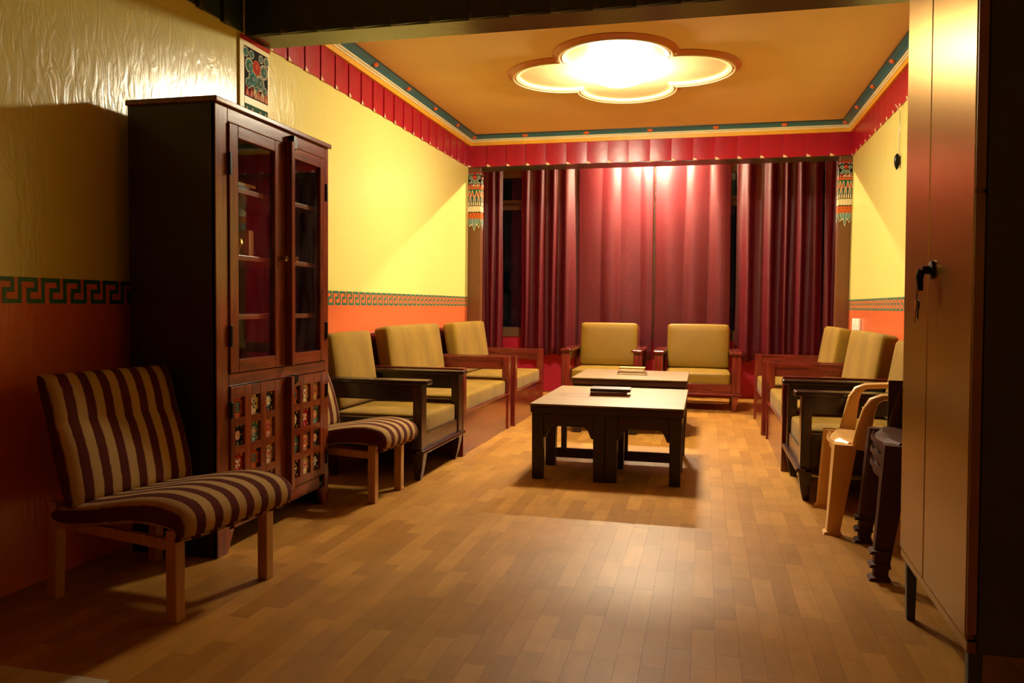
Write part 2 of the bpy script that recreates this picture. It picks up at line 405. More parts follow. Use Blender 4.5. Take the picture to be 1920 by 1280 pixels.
def project(P):
    d = Vector(P) - Vector((0, 0, CAM_H)); z = d.dot(fw)
    return 960 + F_PX*d.dot(r2)/z, 640 - F_PX*d.dot(u2)/z, z

# ---------------------------------------------------------------- floor with staves
Y0 = -1.2
fl = MB().box(AXL-.1, AXR+.1, Y0-.1, YW+.1, -.12, -.004, 'floor_joint').build('floor', kind='structure')
struct(fl, 'brown wood-look floor laid in short staggered staves', 'floor')
PW, PL, GAP = .072, .29, .00025
pieces = []
rng = random.Random(3)
nx = int((XR-XL)/PW)+1
for i in range(nx):
    x0 = XL + i*PW; x1 = min(x0+PW, XR)
    y = Y0 - rng.random()*PL
    while y < YW:
        pieces.append((x0, x1, max(y, Y0), min(y+PL, YW))); y += PL
def vis(pc):
    x, y = (pc[0]+pc[1])/2, (pc[2]+pc[3])/2
    full = abs(pc[1]-pc[0]-PW) < 1e-6 and abs(pc[3]-pc[2]-PL) < 1e-6
    if y < .6 or not full: return None
    px, py, z = project((x, y, 0))
    hid = (x < -1.62 and y > 2.7) or x > .72 or x < -2.0
    return z if (0 < px < 1920 and py < 1300 and not hid) else None
cand = sorted([(vis(p_), k) for k, p_ in enumerate(pieces) if vis(p_) is not None])[:298]
chosen = set(k for _, k in cand)
hw, hl = PW/2-GAP, PL/2-GAP
pm = MB().box(-hw, hw, -hl, hl, -.004, 0, 'floor_piece').build('plank', fl)
first = True
rest = MB(); rnds = []
for k, (x0, x1, y0, y1) in enumerate(pieces):
    if k in chosen:
        o = pm if first else pm.copy()
        if not first: C.objects.link(o)
        first = False; o.parent = fl; o.location = ((x0+x1)/2, (y0+y1)/2, 0)
    elif x1-x0 > .01 and y1-y0 > .01:
        rest.box(x0+GAP, x1-GAP, y0+GAP, y1-GAP, -.004, 0, 'floor_rest'); rnds += [rng.random()]*6
for (a, b) in ((AXL, XL), (XR, AXR)):
    rest.box(a, b-GAP, AF-.3, YW, -.004, 0, 'floor_rest'); rnds += [.5]*6
ro = rest.build('plank_field', fl, kind='stuff')
at = ro.data.attributes.new('rnd', 'FLOAT', 'FACE'); at.data.foreach_set('value', rnds)

# pale stone threshold in the near left corner
th = thing('threshold_slab', (0, 0, 0))
for (a, b) in ((-2.40, -1.86), (-1.855, -1.70), (-1.695, -1.575)):
    MB().box(a, b, 1.50, 1.832, 0, .005, 'tile_stone').build('tile', th, bevel=.003)
struct(th, 'pale stone threshold tiles at the near left corner of the floor', 'threshold')

# ---------------------------------------------------------------- walls and ceilings
wl = MB().box(XL-.15, XL, Y0, AF, 0, ZC+.3, 'wall').build('wall_left')
struct(wl, 'glossy yellow left wall with orange dado below a green key border', 'wall')
wr = MB().box(XR, XR+.15, Y0, AF, 0, ZC+.3, 'wall').build('wall_right')
struct(wr, 'glossy yellow right wall with orange dado below a green key border', 'wall')
wn = MB().box(XL-.15, XR+.15, Y0-.15, Y0, 0, ZC+.3, 'wall').build('wall_near')
struct(wn, 'yellow and orange wall behind the viewer', 'wall')
ce = MB().box(XL-.15, XR+.15, Y0, AF, ZC, ZC+.2, 'ceiling_paint').build('ceiling')
struct(ce, 'tan painted flat ceiling', 'ceiling')
# alcove shell
wb = thing('wall_back', (0, 0, 0))
MB().box(AXL-.1, AXR+.1, YW, YW+.15, 0, .72, 'crimson_wall').build('parapet', wb)
MB().box(AXL-.1, AXR+.1, YW, YW+.15, 2.7, ZC+.3, 'crimson_wall').build('lintel', wb)
MB().box(AXL-.1, AXL, AF, YW+.15, 0, ZC+.3, 'crimson_wall').build('side_return', wb)
MB().box(AXR, AXR+.1, AF, YW+.15, 0, ZC+.3, 'crimson_wall').build('side_return', wb)
MB().box(AXL-.1, XL-.145, AF-.12, AF, 0, ZC+.3, 'crimson_wall').build('nib', wb)
MB().box(XR+.145, AXR+.1, AF-.12, AF, 0, ZC+.3, 'crimson_wall').build('nib', wb)
MB().box(AXL-.1, AXR+.1, AF, YW+.15, ZC+.18, ZC+.3, 'ceiling_paint').build('alcove_ceiling', wb)
struct(wb, 'crimson window wall behind the curtains', 'wall')
# window
wi = thing('window_1', (0, YW+.03, 0))
xs = [AXL, -2.0, -1.2, -.58, .1, .85, AXR]
MB().box(AXL, AXR, -.05, .06, .66, .78, 'window_wood').build('window_sill', wi, bevel=.006)
MB().box(AXL, AXR, -.02, .05, 2.62, 2.72, 'window_wood').build('top_rail', wi)
MB().box(AXL, AXR, -.02, .05, 2.30, 2.35, 'window_wood').build('transom', wi, bevel=.004)
MB().box(AXL, AXR, -.012, .05, 2.23, 2.295, 'window_wood').build('transom', wi, bevel=.004)
for x in xs: MB().box(x-.03, x+.03, -.02, .05, .78, 2.62, 'window_wood').build('mullion', wi, bevel=.004)
for a, b in zip(xs[:-1], xs[1:]):
    for z0, z1 in ((.78, 2.23), (2.35, 2.62)):
        MB().box(a+.03, b-.03, .015, .021, z0, z1, 'window_glass').build('pane', wi)
struct(wi, 'wide brown framed window with dark panes behind the curtains', 'window')

# painted key border, drawn as the meander it is
def key_border(parent, x, y0, y1, sgn):
    b = MB(); h = ZB1-ZB0; per = .1035; t = .0165; d = .0012
    def seg(u0, v0, u1, v1):
        ua, ub = min(u0, u1)-t/2, max(u0, u1)+t/2; va, vb = min(v0, v1)-t/2, max(v0, v1)+t/2
        xa, xb = (x, x+sgn*d) if sgn > 0 else (x-d, x)
        if ub < y0 or ua > y1: return
        b.box(xa, xb, max(ua, y0), min(ub, y1), ZB0+va, ZB0+vb, 'key_green')
    n = int((y1-y0)/per)+2
    lo, hi, mid = t/2, h-t/2, h*.52
    for k in range(-1, n):
        u = y0+k*per
        seg(u, lo, u, hi); seg(u+t, hi, u+.70*per, hi); seg(u+.70*per, mid, u+.70*per, hi-t)
        seg(u+.36*per, mid, u+.70*per-t, mid); seg(u+.36*per, lo, u+.36*per, mid-t); seg(u+.36*per+t, lo, u+per-t, lo)
    bg = MB(); xa, xb = (x, x+.0006) if sgn > 0 else (x-.0006, x)
    bg.box(xa, xb, y0, y1, ZB0-.001, ZB1, 'key_orange').build('border_ground', parent)
    b.build('key_border', parent, label='green key pattern border')
key_border(wl, XL, .4, D, 1); key_border(wr, XR, 2.5, D, -1)

# ---------------------------------------------------------------- pleated valances and cornices
PLW = .205
def pleat_mesh(width, z0, z1, mat):
    """one sagging pleat: local x along the wall, y out of the wall (negative = into the room)"""
    b = MB(); n = 8; top = []; bot = []
    prof = [(t, -.019*(1-t)**.8 - .004 - .003*math.sin(PI*t)) for t in [i/n for i in range(n+1)]]
    vs = [(t*width, d, z1) for t, d in prof] + [(t*width, d, z0+.008*t**1.5) for t, d in prof] + [(0, 0, z1), (0, 0, z0), (width, 0, z1), (width, 0, z0+.008)]
    N = n+1; fs = [(i, N+i, N+i+1, i+1) for i in range(n)]
    fs += [(2*N, 2*N+1, N, 0), (n, N+n, 2*N+3, 2*N+2), tuple([2*N+1]+[2*N+3]+[N+i for i in range(n, -1, -1)]), tuple([2*N+2, 2*N]+list(range(0, N)))]
    b.add(vs, fs, mat)
    e = .0015
    ch = 'chip_white' if mat == 'pleat_red' else 'chip_grey'
    b.add([(.001, -.0230-e, z0), (.052, -.0190-e, z0+.002), (.001, -.0230-e, z0+.026)], [(0, 1, 2)], ch)
    b.add([(.001, -.0230-e, z0-.001), (.052, -.0190-e, z0-.001), (.052, 0, z0-.001), (.001, 0, z0-.001)], [(0, 1, 2, 3)], ch)
    return b
def place_row(parent, mb, p0, p1, facing_rz, ys=1.0):
    """copies of one pleat from p0 to p1 (world), local x along p0->p1"""
    L = (Vector(p1)-Vector(p0)).length; n = max(1, round(L/PLW)); stp = (Vector(p1)-Vector(p0))/n
    first = mb.build('pleat', parent, smooth=True)
    for k in range(n):
        o = first if k == 0 else first.copy()
        if k: C.objects.link(o)
        o.parent = parent; o.location = Vector(p0)+stp*k; o.rotation_euler = (0, 0, facing_rz); o.scale = (L/n/PLW, ys, 1)
def cornice(parent, pts):
    """stepped, painted crown along an open polyline of wall-corner points; inner side to the room"""
    prof = [('yellow_fascia', 'cornice_yellow', [(0, ZY-.004), (.034, ZY-.004), (.034, ZY+.030), (0, ZY+.030)]),
            ('white_bead', 'cornice_white', [(0, ZY+.030), (.042, ZY+.030), (.047, ZY+.037), (.042, ZY+.044), (0, ZY+.044)]),
            ('white_bead', 'cornice_white', [(0, ZY+.0455), (.052, ZY+.0455), (.057, ZY+.052), (.052, ZY+.058), (0, ZY+.058)]),
            ('blue_cove', 'cornice_blue', [(0, ZY+.058), (.064, ZY+.058), (.076, ZY+.068), (.108, ZY+.083), (0, ZY+.083)]),
            ('dark_line', 'cornice_dark', [(0, ZY+.083), (.114, ZY+.083), (.114, ZC), (0, ZC)])]
    P = [Vector((x, y, 0)) for x, y in pts]
    nrm = []
    for i, p in enumerate(P):
        ds = []
        if i > 0: ds.append((P[i]-P[i-1]).normalized())
        if i < len(P)-1: ds.append((P[i+1]-P[i]).normalized())
        ns = [Vector((d.y, -d.x, 0)) for d in ds]
        if len(ns) == 1: nrm.append(ns[0])
        else: nrm.append((ns[0]+ns[1])/(1+ns[0].dot(ns[1])))
    for nm, mt, pr in prof:
        rings = [[(p.x+n.x*u, p.y+n.y*u, z) for u, z in pr] for p, n in zip(P, nrm)]
        MB().loft(rings, mt).build(nm, parent)
    # rosettes on the blue cove
    ros = None
    for i in range(len(P)-1):
        L = (P[i+1]-P[i]).length; d = (P[i+1]-P[i]).normalized(); n = Vector((d.y, -d.x, 0))
        k = max(1, round(L/.66)); 
        for q in range(k+1 if i == 1 else k):
            s_ = min(max(L*q/k, .085), L-.085) if len(P) > 2 else L*(q+.5)/k
            if ros is None:
                b = MB(); rings = []
                for r_, y_ in ((.030, 0), (.027, -.010), (.010, -.014)):
                    rings.append([(r_*math.cos(2*PI*a/8), y_, .62*r_*math.sin(2*PI*a/8)) for a in range(8)])
                ros = b.loft(rings, 'rosette_orange').build('rosette', parent); o = ros
            else: o = ros.copy(); C.objects.link(o)
            pos = P[i]+d*s_+n*.088
            o.parent = parent; o.location = (pos.x, pos.y, ZY+.0725)
            o.rotation_euler = (math.radians(58), 0, math.atan2(d.y, d.x)+PI if False else math.atan2(-n.x, n.y)+PI)
red = lambda: pleat_mesh(PLW, ZR, ZY-.002, 'pleat_red')
green = lambda: pleat_mesh(PLW, ZR, ZC-.01, 'pleat_green')
# far room: left, back, right
t3 = thing('trim_1', (0, 0, 0)); MB().box(XL, XL+.005, BF, D, ZR+.005, ZC, 'pleat_red').build('backing', t3)
place_row(t3, red(), (XL, BF, 0), (XL, D, 0), PI/2, .55)
struct(t3, 'red pleated valance along the top of the left wall', 'valance')
t4 = thing('trim_2', (0, 0, 0)); MB().box(XR-.005, XR, BF, D, ZR+.005, ZC, 'pleat_red').build('backing', t4)
place_row(t4, red(), (XR, D, 0), (XR, BF, 0), -PI/2, .55)
struct(t4, 'red pleated valance along the top of the right wall', 'valance')
t5 = thing('trim_3', (0, 0, 0))
MB().box(XL, XR, D+.001, AF, ZR, ZC, 'soffit_green').build('beam', t5, label='dark green beam')
place_row(t5, red(), (XL, D, 0), (XR, D, 0), 0)
struct(t5, 'red pleated pelmet on the beam over the curtains', 'pelmet')
cn = thing('trim_4', (0, 0, 0)); cornice(cn, [(XL, BF), (XL, D), (XR, D), (XR, BF)])
struct(cn, 'yellow, white and blue painted cornice with orange rosettes around the ceiling', 'cornice')
# near beam
t1 = thing('trim_5', (0, 0, 0))
MB().box(XL, XR, BN+.045, BF, ZR, ZC, 'beam_olive').build('beam', t1, bevel=.006)
place_row(t1, green(), (XL, BN+.045, 0), (XR, BN+.045, 0), 0)
struct(t1, 'dark olive ceiling beam with green-black pleats across the near room', 'beam')
t2 = thing('trim_6', (0, 0, 0))
place_row(t2, green(), (XL, .4, 0), (XL, BN, 0), PI/2)
struct(t2, 'green-black pleated valance on the near left wall', 'valance')

# painted columns
def capital(parent, width, height, xf, name='painted_capital', panel=False):
    """ornament painted in flat layers: u across 0..1, v down 0..1"""
    b = MB(); lay = [0]
    asp = height/width
    def poly(pts, mat, l):
        vs = [xf(u*width, v*height, .0008+.0005*l) for u, v in pts]
        b.add(vs, [tuple(range(len(vs)))], mat)
    def rect(u0, u1, v0, v1, mat, l): poly([(u0, v0), (u0, v1), (u1, v1), (u1, v0)], mat, l)
    def disc(u, v, r, mat, l, n=14): poly([(u+r*math.cos(-2*PI*i/n), v+r/asp*math.sin(-2*PI*i/n)) for i in range(n)][::-1], mat, l)
    def leaf(u, v0, v1, hw_, mat, l, tip=1):   # pointed at v1
        pts = []
        for i in range(9):
            t = i/8; pts.append((u-hw_*math.cos(t*PI/2)**.7 if t < 1 else u, v0+(v1-v0)*t))
        for i in range(7, -1, -1):
            t = i/8; pts.append((u+hw_*math.cos(t*PI/2)**.7, v0+(v1-v0)*t))
        poly(pts, mat, l)
    sc_k = 1.25 if panel else 1.0
    rect(0, 1, 0, .25, 'paint_black', 0)
    if not panel: rect(0, 1, 0, .03, 'paint_red', 1)
    # cloud scrolls around a red jewel
    for (u, v, r) in ((.2, .09, .14), (.82, .09, .14), (.35, .15, .15), (.66, .155, .15), (.16, .18, .10), (.86, .19, .10), (.06, .03, .09), (.94, .03, .09), (.30, .03, .08), (.70, .03, .08), (.5, .2, .10)):
        r *= sc_k
        disc(u, v, r, 'paint_cream', 1); disc(u, v, r*.84, 'paint_teal' if u < .5 else 'paint_grey', 2); disc(u, v, r*.55, 'paint_green', 3); disc(u+r*.1, v, r*.32, 'paint_grey', 4)
    disc(.5, .085, .17, 'paint_orange', 3); disc(.5, .085, .145, 'paint_red', 4); disc(.5, .08, .06, 'paint_orange', 5)
    for (u, c_) in ((.28, 'paint_red'), (.42, 'paint_cream'), (.58, 'paint_orange'), (.74, 'paint_cream'), (.9, 'paint_orange'), (.1, 'paint_red')):
        leaf(u, .245, .195, .09, c_, 5); leaf(u, .245, .212, .05, 'paint_pink', 6)
    rect(0, 1, .25, .285, 'paint_orange' if not panel else 'yellow_paint', 1)
    # flame arches
    rect(0, 1, .285, .50, 'paint_green', 0)
    for row, (v0, off, n) in enumerate(((.41, .0, 3), (.50, .17, 3))):
        for k in range(n+1):
            u = off+k/3
            if -.02 < u < 1.02:
                u = min(max(u, .1), .9)
                leaf(u, v0, v0-.115, .105, 'paint_cream', 1+2*row); leaf(u, v0, v0-.095, .075, 'paint_pink' if row else 'paint_orange', 2+2*row); leaf(u, v0, v0-.05, .04, 'paint_teal' if row else 'paint_red', 3+2*row)
    rect(0, 1, .50, .575, 'paint_black', 1)
    for k in range(6): rect(.03+k*.165, .03+k*.165+.10, .505, .565, 'paint_cream', 2)
    rect(0, 1, .575, .675, 'paint_cream', 1)
    for k in range(5): disc(.1+k*.2, .675, .055, 'paint_black', 2)
    rect(0, 1, .69, .80, 'paint_orange', 1)
    for k in range(7):
        disc(.07+k*.145, .72+.045*(k % 2), .05, 'paint_black', 2); disc(.07+k*.145+.02, .72+.045*(k % 2), .033, 'paint_orange', 3)
    for (u, v1, c_) in ((0.06, .93, 'paint_green'), (.94, .95, 'paint_green'), (.3, .91, 'paint_teal'), (.72, .91, 'paint_teal'), (.5, 1.0, 'paint_teal')):
        hw_ = .15; l = 2 if u in (.06, .94) else 4 if u == .5 else 3
        def clip(ptsu): return ptsu
        uu = min(max(u, hw_), 1-hw_)
        leaf(uu, .79, v1, hw_, 'paint_cream', l*2); leaf(uu, .79, v1-.02, hw_*.8, c_, l*2+1); leaf(uu, .79, v1-.07, hw_*.4, 'paint_grey', l*2+1.5)
    return b.build(name, parent)
def back_column(name, x0, x1, side, label):
    o = thing(name, (0, 0, 0))
    MB().box(x0, x1, D+.003, D+.103, 0, ZR, 'column_brown').build('shaft', o, bevel=.004)
    yf = D+.003
    capital(o, x1-x0, .60, lambda u, v, e: (x0+u, yf-e, ZR-.05-v))
    dep = .10
    if side > 0: capital(o, dep, .60, lambda u, v, e: (x0-e, yf+dep-u, ZR-.05-v))
    else: capital(o, dep, .60, lambda u, v, e: (x1+e, yf+u, ZR-.05-v))
    struct(o, label, 'column')
back_column('trim_7', XL+.001, XL+.135, -1, 'brown column with bright painted capital at the left of the curtains')
back_column('trim_8', XR-.115, XR-.001, 1, 'brown column with bright painted capital at the right of the curtains')
nc = thing('trim_9', (0, 0, 0))
MB().box(XL, XL+.012, BN-.045, BF-.005, 0, ZR-.005, 'yellow_paint').build('shaft', nc)
capital(nc, BF-BN-.02, 1.05, lambda u, v, e: (XL+.012+e, BN-.005+u, ZR-.055-v), panel=True)
MB().box(XL+.012, XL+.016, BN-.045, BF-.005, ZR-.03, ZR-.006, 'paint_red').build('red_line', nc)
struct(nc, 'painted column on the left wall above the bookcase', 'column')

# ---------------------------------------------------------------- ceiling moulding and lamp
QX, QY = -.627, 5.93
def quatre(off):
    """quatrefoil outline: four lobes; off = offset outward"""
    d, r = .420, .344+off; pts = []
    c = None
    # intersection of neighbouring lobes lies on the diagonal
    cc = (d + math.sqrt(max(0, 2*r*r-d*d)))/2
    for k in range(4):
        a0 = k*PI/2
        ang = math.atan2(cc, cc-d)
        for i in range(25):
            t = -ang+2*ang*i/24
            x, y = d+r*math.cos(t), r*math.sin(t)
            pts.append((QX+x*math.cos(a0)-y*math.sin(a0), QY+x*math.sin(a0)+y*math.cos(a0)))
    return pts
cm = thing('ceiling_medallion', (0, 0, 0))
def qring(o0, o1, z0, z1, mat, name):
    a, b_ = quatre(o0), quatre(o1); n = len(a)
    rings = [[(x, y, ZC) for x, y in a], [(x, y, z0) for x, y in a], [(x, y, z1) for x, y in b_], [(x, y, ZC) for x, y in b_]]
    MB().loft(rings, mat, cap=False).build(name, cm)
qring(-.005, .02, ZC-.022, ZC-.028, 'cornice_white', 'inner_bead')
qring(.02, .034, ZC-.016, ZC-.03, 'moulding_brown', 'ring')
qring(.034, .046, ZC-.034, ZC-.034, 'ceiling_pale', 'bead')
qring(.046, .085, ZC-.026, ZC-.006, 'moulding_brown', 'outer_ring')
pl = quatre(-.005)
MB().prism(pl, ZC-.006, ZC-.0005, 'ceiling_pale').build('panel', cm)
tag(cm, 'large four-lobed plaster medallion with brown rim on the ceiling', 'ceiling medallion', None, 'structure')
for a0 in range(4):
    a = a0*PI/2+PI/4; rr = .53
    o = thing('tmp') if False else None
    x, y = QX+rr*math.cos(a), QY+rr*math.sin(a)
    b = MB()
    for q in (-.035, 0, .035):
        b.lathe([(.004, -.03), (.016, -.022), (.016, 0)], 'cornice_white', (x+q*math.cos(a), y+q*math.sin(a), ZC), 8)
    b.build('cusp_bead', cm)
LX, LY = -.63, 5.86
lp = thing('ceiling_lamp', (LX, LY, ZC-.006))
MB().lathe([(.10, 0), (.12, -.012), (.11, -.03)], 'lamp_base', seg=28).build('base', lp, smooth=True)
prof = [(.205*math.cos(t), -.03-.085*math.sin(t)) for t in [i*PI/2/7 for i in range(7)]]+[(.004, -.115)]
MB().lathe([(.19, -.022)]+prof, 'lamp_globe', seg=28).build('globe', lp, smooth='all')
tag(lp, 'glowing round ceiling lamp inside the four-lobed medallion', 'ceiling lamp')

# tube light over the curtains, behind the beam
tb = thing('tube_light', (-.63, 9.0, 2.83))
MB().box(-.20, .20, -.02, .02, .03, ZC+.18-2.83, 'lamp_base').build('batten', tb, bevel=.004)
MB().tube([(-.18, 0, 0), (.18, 0, 0)], .014, 'tube_glow', 10).build('tube', tb, smooth=True)
for x in (-.19, .19): MB().box(x-.008, x+.008, -.015, .015, -.016, .03, 'lamp_base').build('end_cap', tb)
tag(tb, 'short tube light above the curtains behind the pelmet', 'light')
MATS['tube_glow'].node_tree.nodes['Principled BSDF'].inputs['Emission Strength'].default_value = ALCOVE_W*20

# ---------------------------------------------------------------- curtains
def curtain(x0, x1, zb, folds, label, amp=.05, sharp=2.2, y=9.44, seed=0, sway=.0, pinch=0):
    """hanging cloth; folds = number of ridges toward the room"""
    rg = random.Random(seed); nxs = max(24, int((x1-x0)/.012)); nzs = 22; W = x1-x0; zt = 2.82
    ph = [rg.uniform(-.6, .6) for _ in range(folds+2)]; am = [rg.uniform(.45, 1.2) for _ in range(folds+2)]
    wd = [rg.uniform(.6, 1.5) for _ in range(folds)]; cum = [sum(wd[:k])/sum(wd) for k in range(folds+1)]
    o = thing('curtain', ((x0+x1)/2, y, zb))
    b = MB(); vs = []
    for j in range(nzs+1):
        t = j/nzs; z = t*(zt-zb)
        for i in range(nxs+1):
            u = i/nxs; k = max(q for q in range(folds) if cum[q] <= u+1e-9); f_ = min(1, (u-cum[k])/(cum[k+1]-cum[k]))
            c0 = .5+ph[k]*.3+.06*math.sin(2.2*t+k)
            g = f_/c0*.5 if f_ < c0 else .5+(f_-c0)/(1-c0)*.5
            d = math.sin(PI*g)**sharp*amp*am[k]*(1.15-.4*t)
            d += .012*math.sin(9*u+3*t+seed)
            xx = (u-.5)*W + sway*(1-t)**2*math.sin(u*2+seed)*.5 + .006*math.sin(5*t+7*u)
            if pinch: xx += pinch*(1-t)**1.5*(u-.5)
            vs.append((xx, -d, z + .012*math.sin(u*folds*2*PI)*(1-t)))
    n = nxs+1
    fs = [(j*n+i, j*n+i+1, (j+1)*n+i+1, (j+1)*n+i) for j in range(nzs) for i in range(nxs)]
    b.add(vs, fs, 'curtain_cloth')
    c = b.build('cloth', o, smooth='all')
    sm = c.modifiers.new('thickness', 'SOLIDIFY'); sm.thickness = .003; sm.offset = 1
    # stitched hem and heading tape
    hb = MB(); hv = [(x_, y_-.002, z_) for x_, y_, z_ in vs[:n]] + [(vs[n+i][0], vs[n+i][1]-.002, vs[i][2]+.045) for i in range(n)]
    hb.add(hv, [(i, i+1, n+i+1, n+i) for i in range(n-1)], 'curtain_cloth')
    h = hb.build('hem', o, smooth='all')
    tag(o, label, 'curtain', 'crimson curtains across the window')
    return o
curtain(-2.68, -2.405, .33, 3, 'narrow crimson curtain beside the left painted column', .05, 2, seed=1)
curtain(-2.17, -1.44, .46, 4, 'dark crimson curtain right of the bare dark window strip', .085, 3.6, seed=12)
curtain(-1.47, -.592, .43, 4, 'brightly lit crimson curtain left of the centre slit', .024, 1.1, y=9.40, seed=3)
curtain(-.572, .275, .43, 3, 'brightly lit crimson curtain right of the centre slit', .030, 1.2, y=9.40, seed=4)
curtain(.335, 1.262, .45, 5, 'dark crimson curtain with deep folds at the right', .10, 4.0, seed=5)
curtain(1.27, 1.50, .45, 2, 'narrow crimson curtain beside the right painted column', .06, 1.6, y=9.40, seed=6)
rod = MB().tube([(AXL, 9.40, 2.835), (AXR, 9.40, 2.835)], .012, 'black_metal', 10).build('curtain_rod', smooth=True)
tag(rod, 'dark rod carrying the crimson curtains', 'curtain rod')

# ---------------------------------------------------------------- bookcase
bk = thing('bookcase', (-1.915, 2.84, 0), PI/2)
W_, D_, H_ = .985, .405, 1.873
MB().box(0, .022, .004, D_, .0, 1.85, 'cabinet_dark').build('side_panel', bk)
MB().box(W_-.022, W_, .004, D_, .0, 1.85, 'cabinet_dark').build('side_panel', bk)
MB().box(.022, W_-.022, D_-.012, D_, .1, 1.85, 'cabinet_dark').build('back_panel', bk)
MB().box(.022, W_-.022, .01, D_-.012, .10, .125, 'cabinet_dark').build('bottom_panel', bk)
MB().box(-.012, W_+.012, -.014, D_+.004, 1.85, H_, 'cabinet_rail').build('top', bk, bevel=.004)
MB().prism([(0, 0), (.075, 0), (.075, .02), (.115, .095), (.115, .16), (.085, .16), (.085, 1.85), (0, 1.85)], 0, .02, 'cabinet_wood', 'y') if False else None
def yprism(poly, y0, y1, mat):      # polygon in x,z
    b = MB(); n = len(poly); vs = [(x, y0, z) for x, z in poly]+[(x, y1, z) for x, z in poly]
    b.add(vs, [tuple(range(n)), tuple(range(n, 2*n))[::-1]]+[(i, n+i, n+(i+1) % n, (i+1) % n) for i in range(n)], mat)
    return b
yprism([(0, 0), (.075, 0), (.12, .095), (.085, .095), (.085, 1.85), (0, 1.85)], 0, .02, 'cabinet_wood').build('stile', bk, bevel=.003)
yprism([(W_-.04, .095), (W_-.10, .095), (W_-.055, 0), (W_, 0), (W_, 1.85), (W_-.04, 1.85)], 0, .02, 'cabinet_wood').build('stile', bk, bevel=.003)
MB().box(.085, W_-.04, 0, .02, 1.79, 1.85, 'cabinet_rail').build('top_rail', bk, bevel=.003)
MB().box(.085, W_-.04, 0, .02, .70, .752, 'cabinet_rail').build('middle_rail', bk, bevel=.003)
MB().box(.12, W_-.10, 0, .02, .095, .16, 'cabinet_rail').build('bottom_rail', bk, bevel=.003)
for z in (1.54, 1.254, .998): MB().box(.024, W_-.024, .032, D_-.014, z-.022, z, 'shelf_wood').build('shelf', bk, bevel=.002)
MB().box(.024, W_-.024, .03, D_-.014, .725, .745, 'cabinet_rail').build('shelf', bk)
def glazed_door(x0, x1, g0, g1, hinge_x, knob_x):
    z0, z1, ga, gb = .755, 1.787, .81, 1.735
    d = MB()
    d.box(x0, g0, -.008, .016, z0, z1, 'cabinet_wood').box(g1, x1, -.008, .016, z0, z1, 'cabinet_wood')
    d.box(g0, g1, -.008, .016, z0, ga, 'cabinet_rail').box(g0, g1, -.008, .016, gb, z1, 'cabinet_rail')
    dr = d.build('door', bk, bevel=.003)
    MB().box(g0-.004, g1+.004, .004, .008, ga-.004, gb+.004, 'cabinet_glass').build('glass_pane', dr)
    for z in (1.62, .91): MB().box(hinge_x-.007, hinge_x+.007, -.016, -.007, z-.045, z+.045, 'black_metal').build('hinge', dr, bevel=.002)
    k = MB(); rings = [[(knob_x+r*math.cos(a*PI/5), y, 1.255+r*math.sin(a*PI/5)) for a in range(10)] for r, y in ((.006, -.008), (.006, -.018), (.013, -.024), (.014, -.032), (.008, -.038))]
    k.loft(rings, 'chrome').build('knob', dr, smooth=True, label='small shiny knob')
    return dr
dL = glazed_door(.087, .53, .15, .445, .087, .50)
dR = glazed_door(.535, .943, .605, .885, .943, .598)
MB().box(.535, .565, -.042, -.009, .757, 1.80, 'cabinet_wood').build('astragal', dR, bevel=.003, label='dark overlapping strip')
yprism([(.570, 1.772), (.605, 1.772), (.612, 1.80), (.600, 1.835), (.575, 1.835)], -.03, -.001, 'black_metal').build('turn_button', bk, bevel=.003, label='dark wooden turn button')
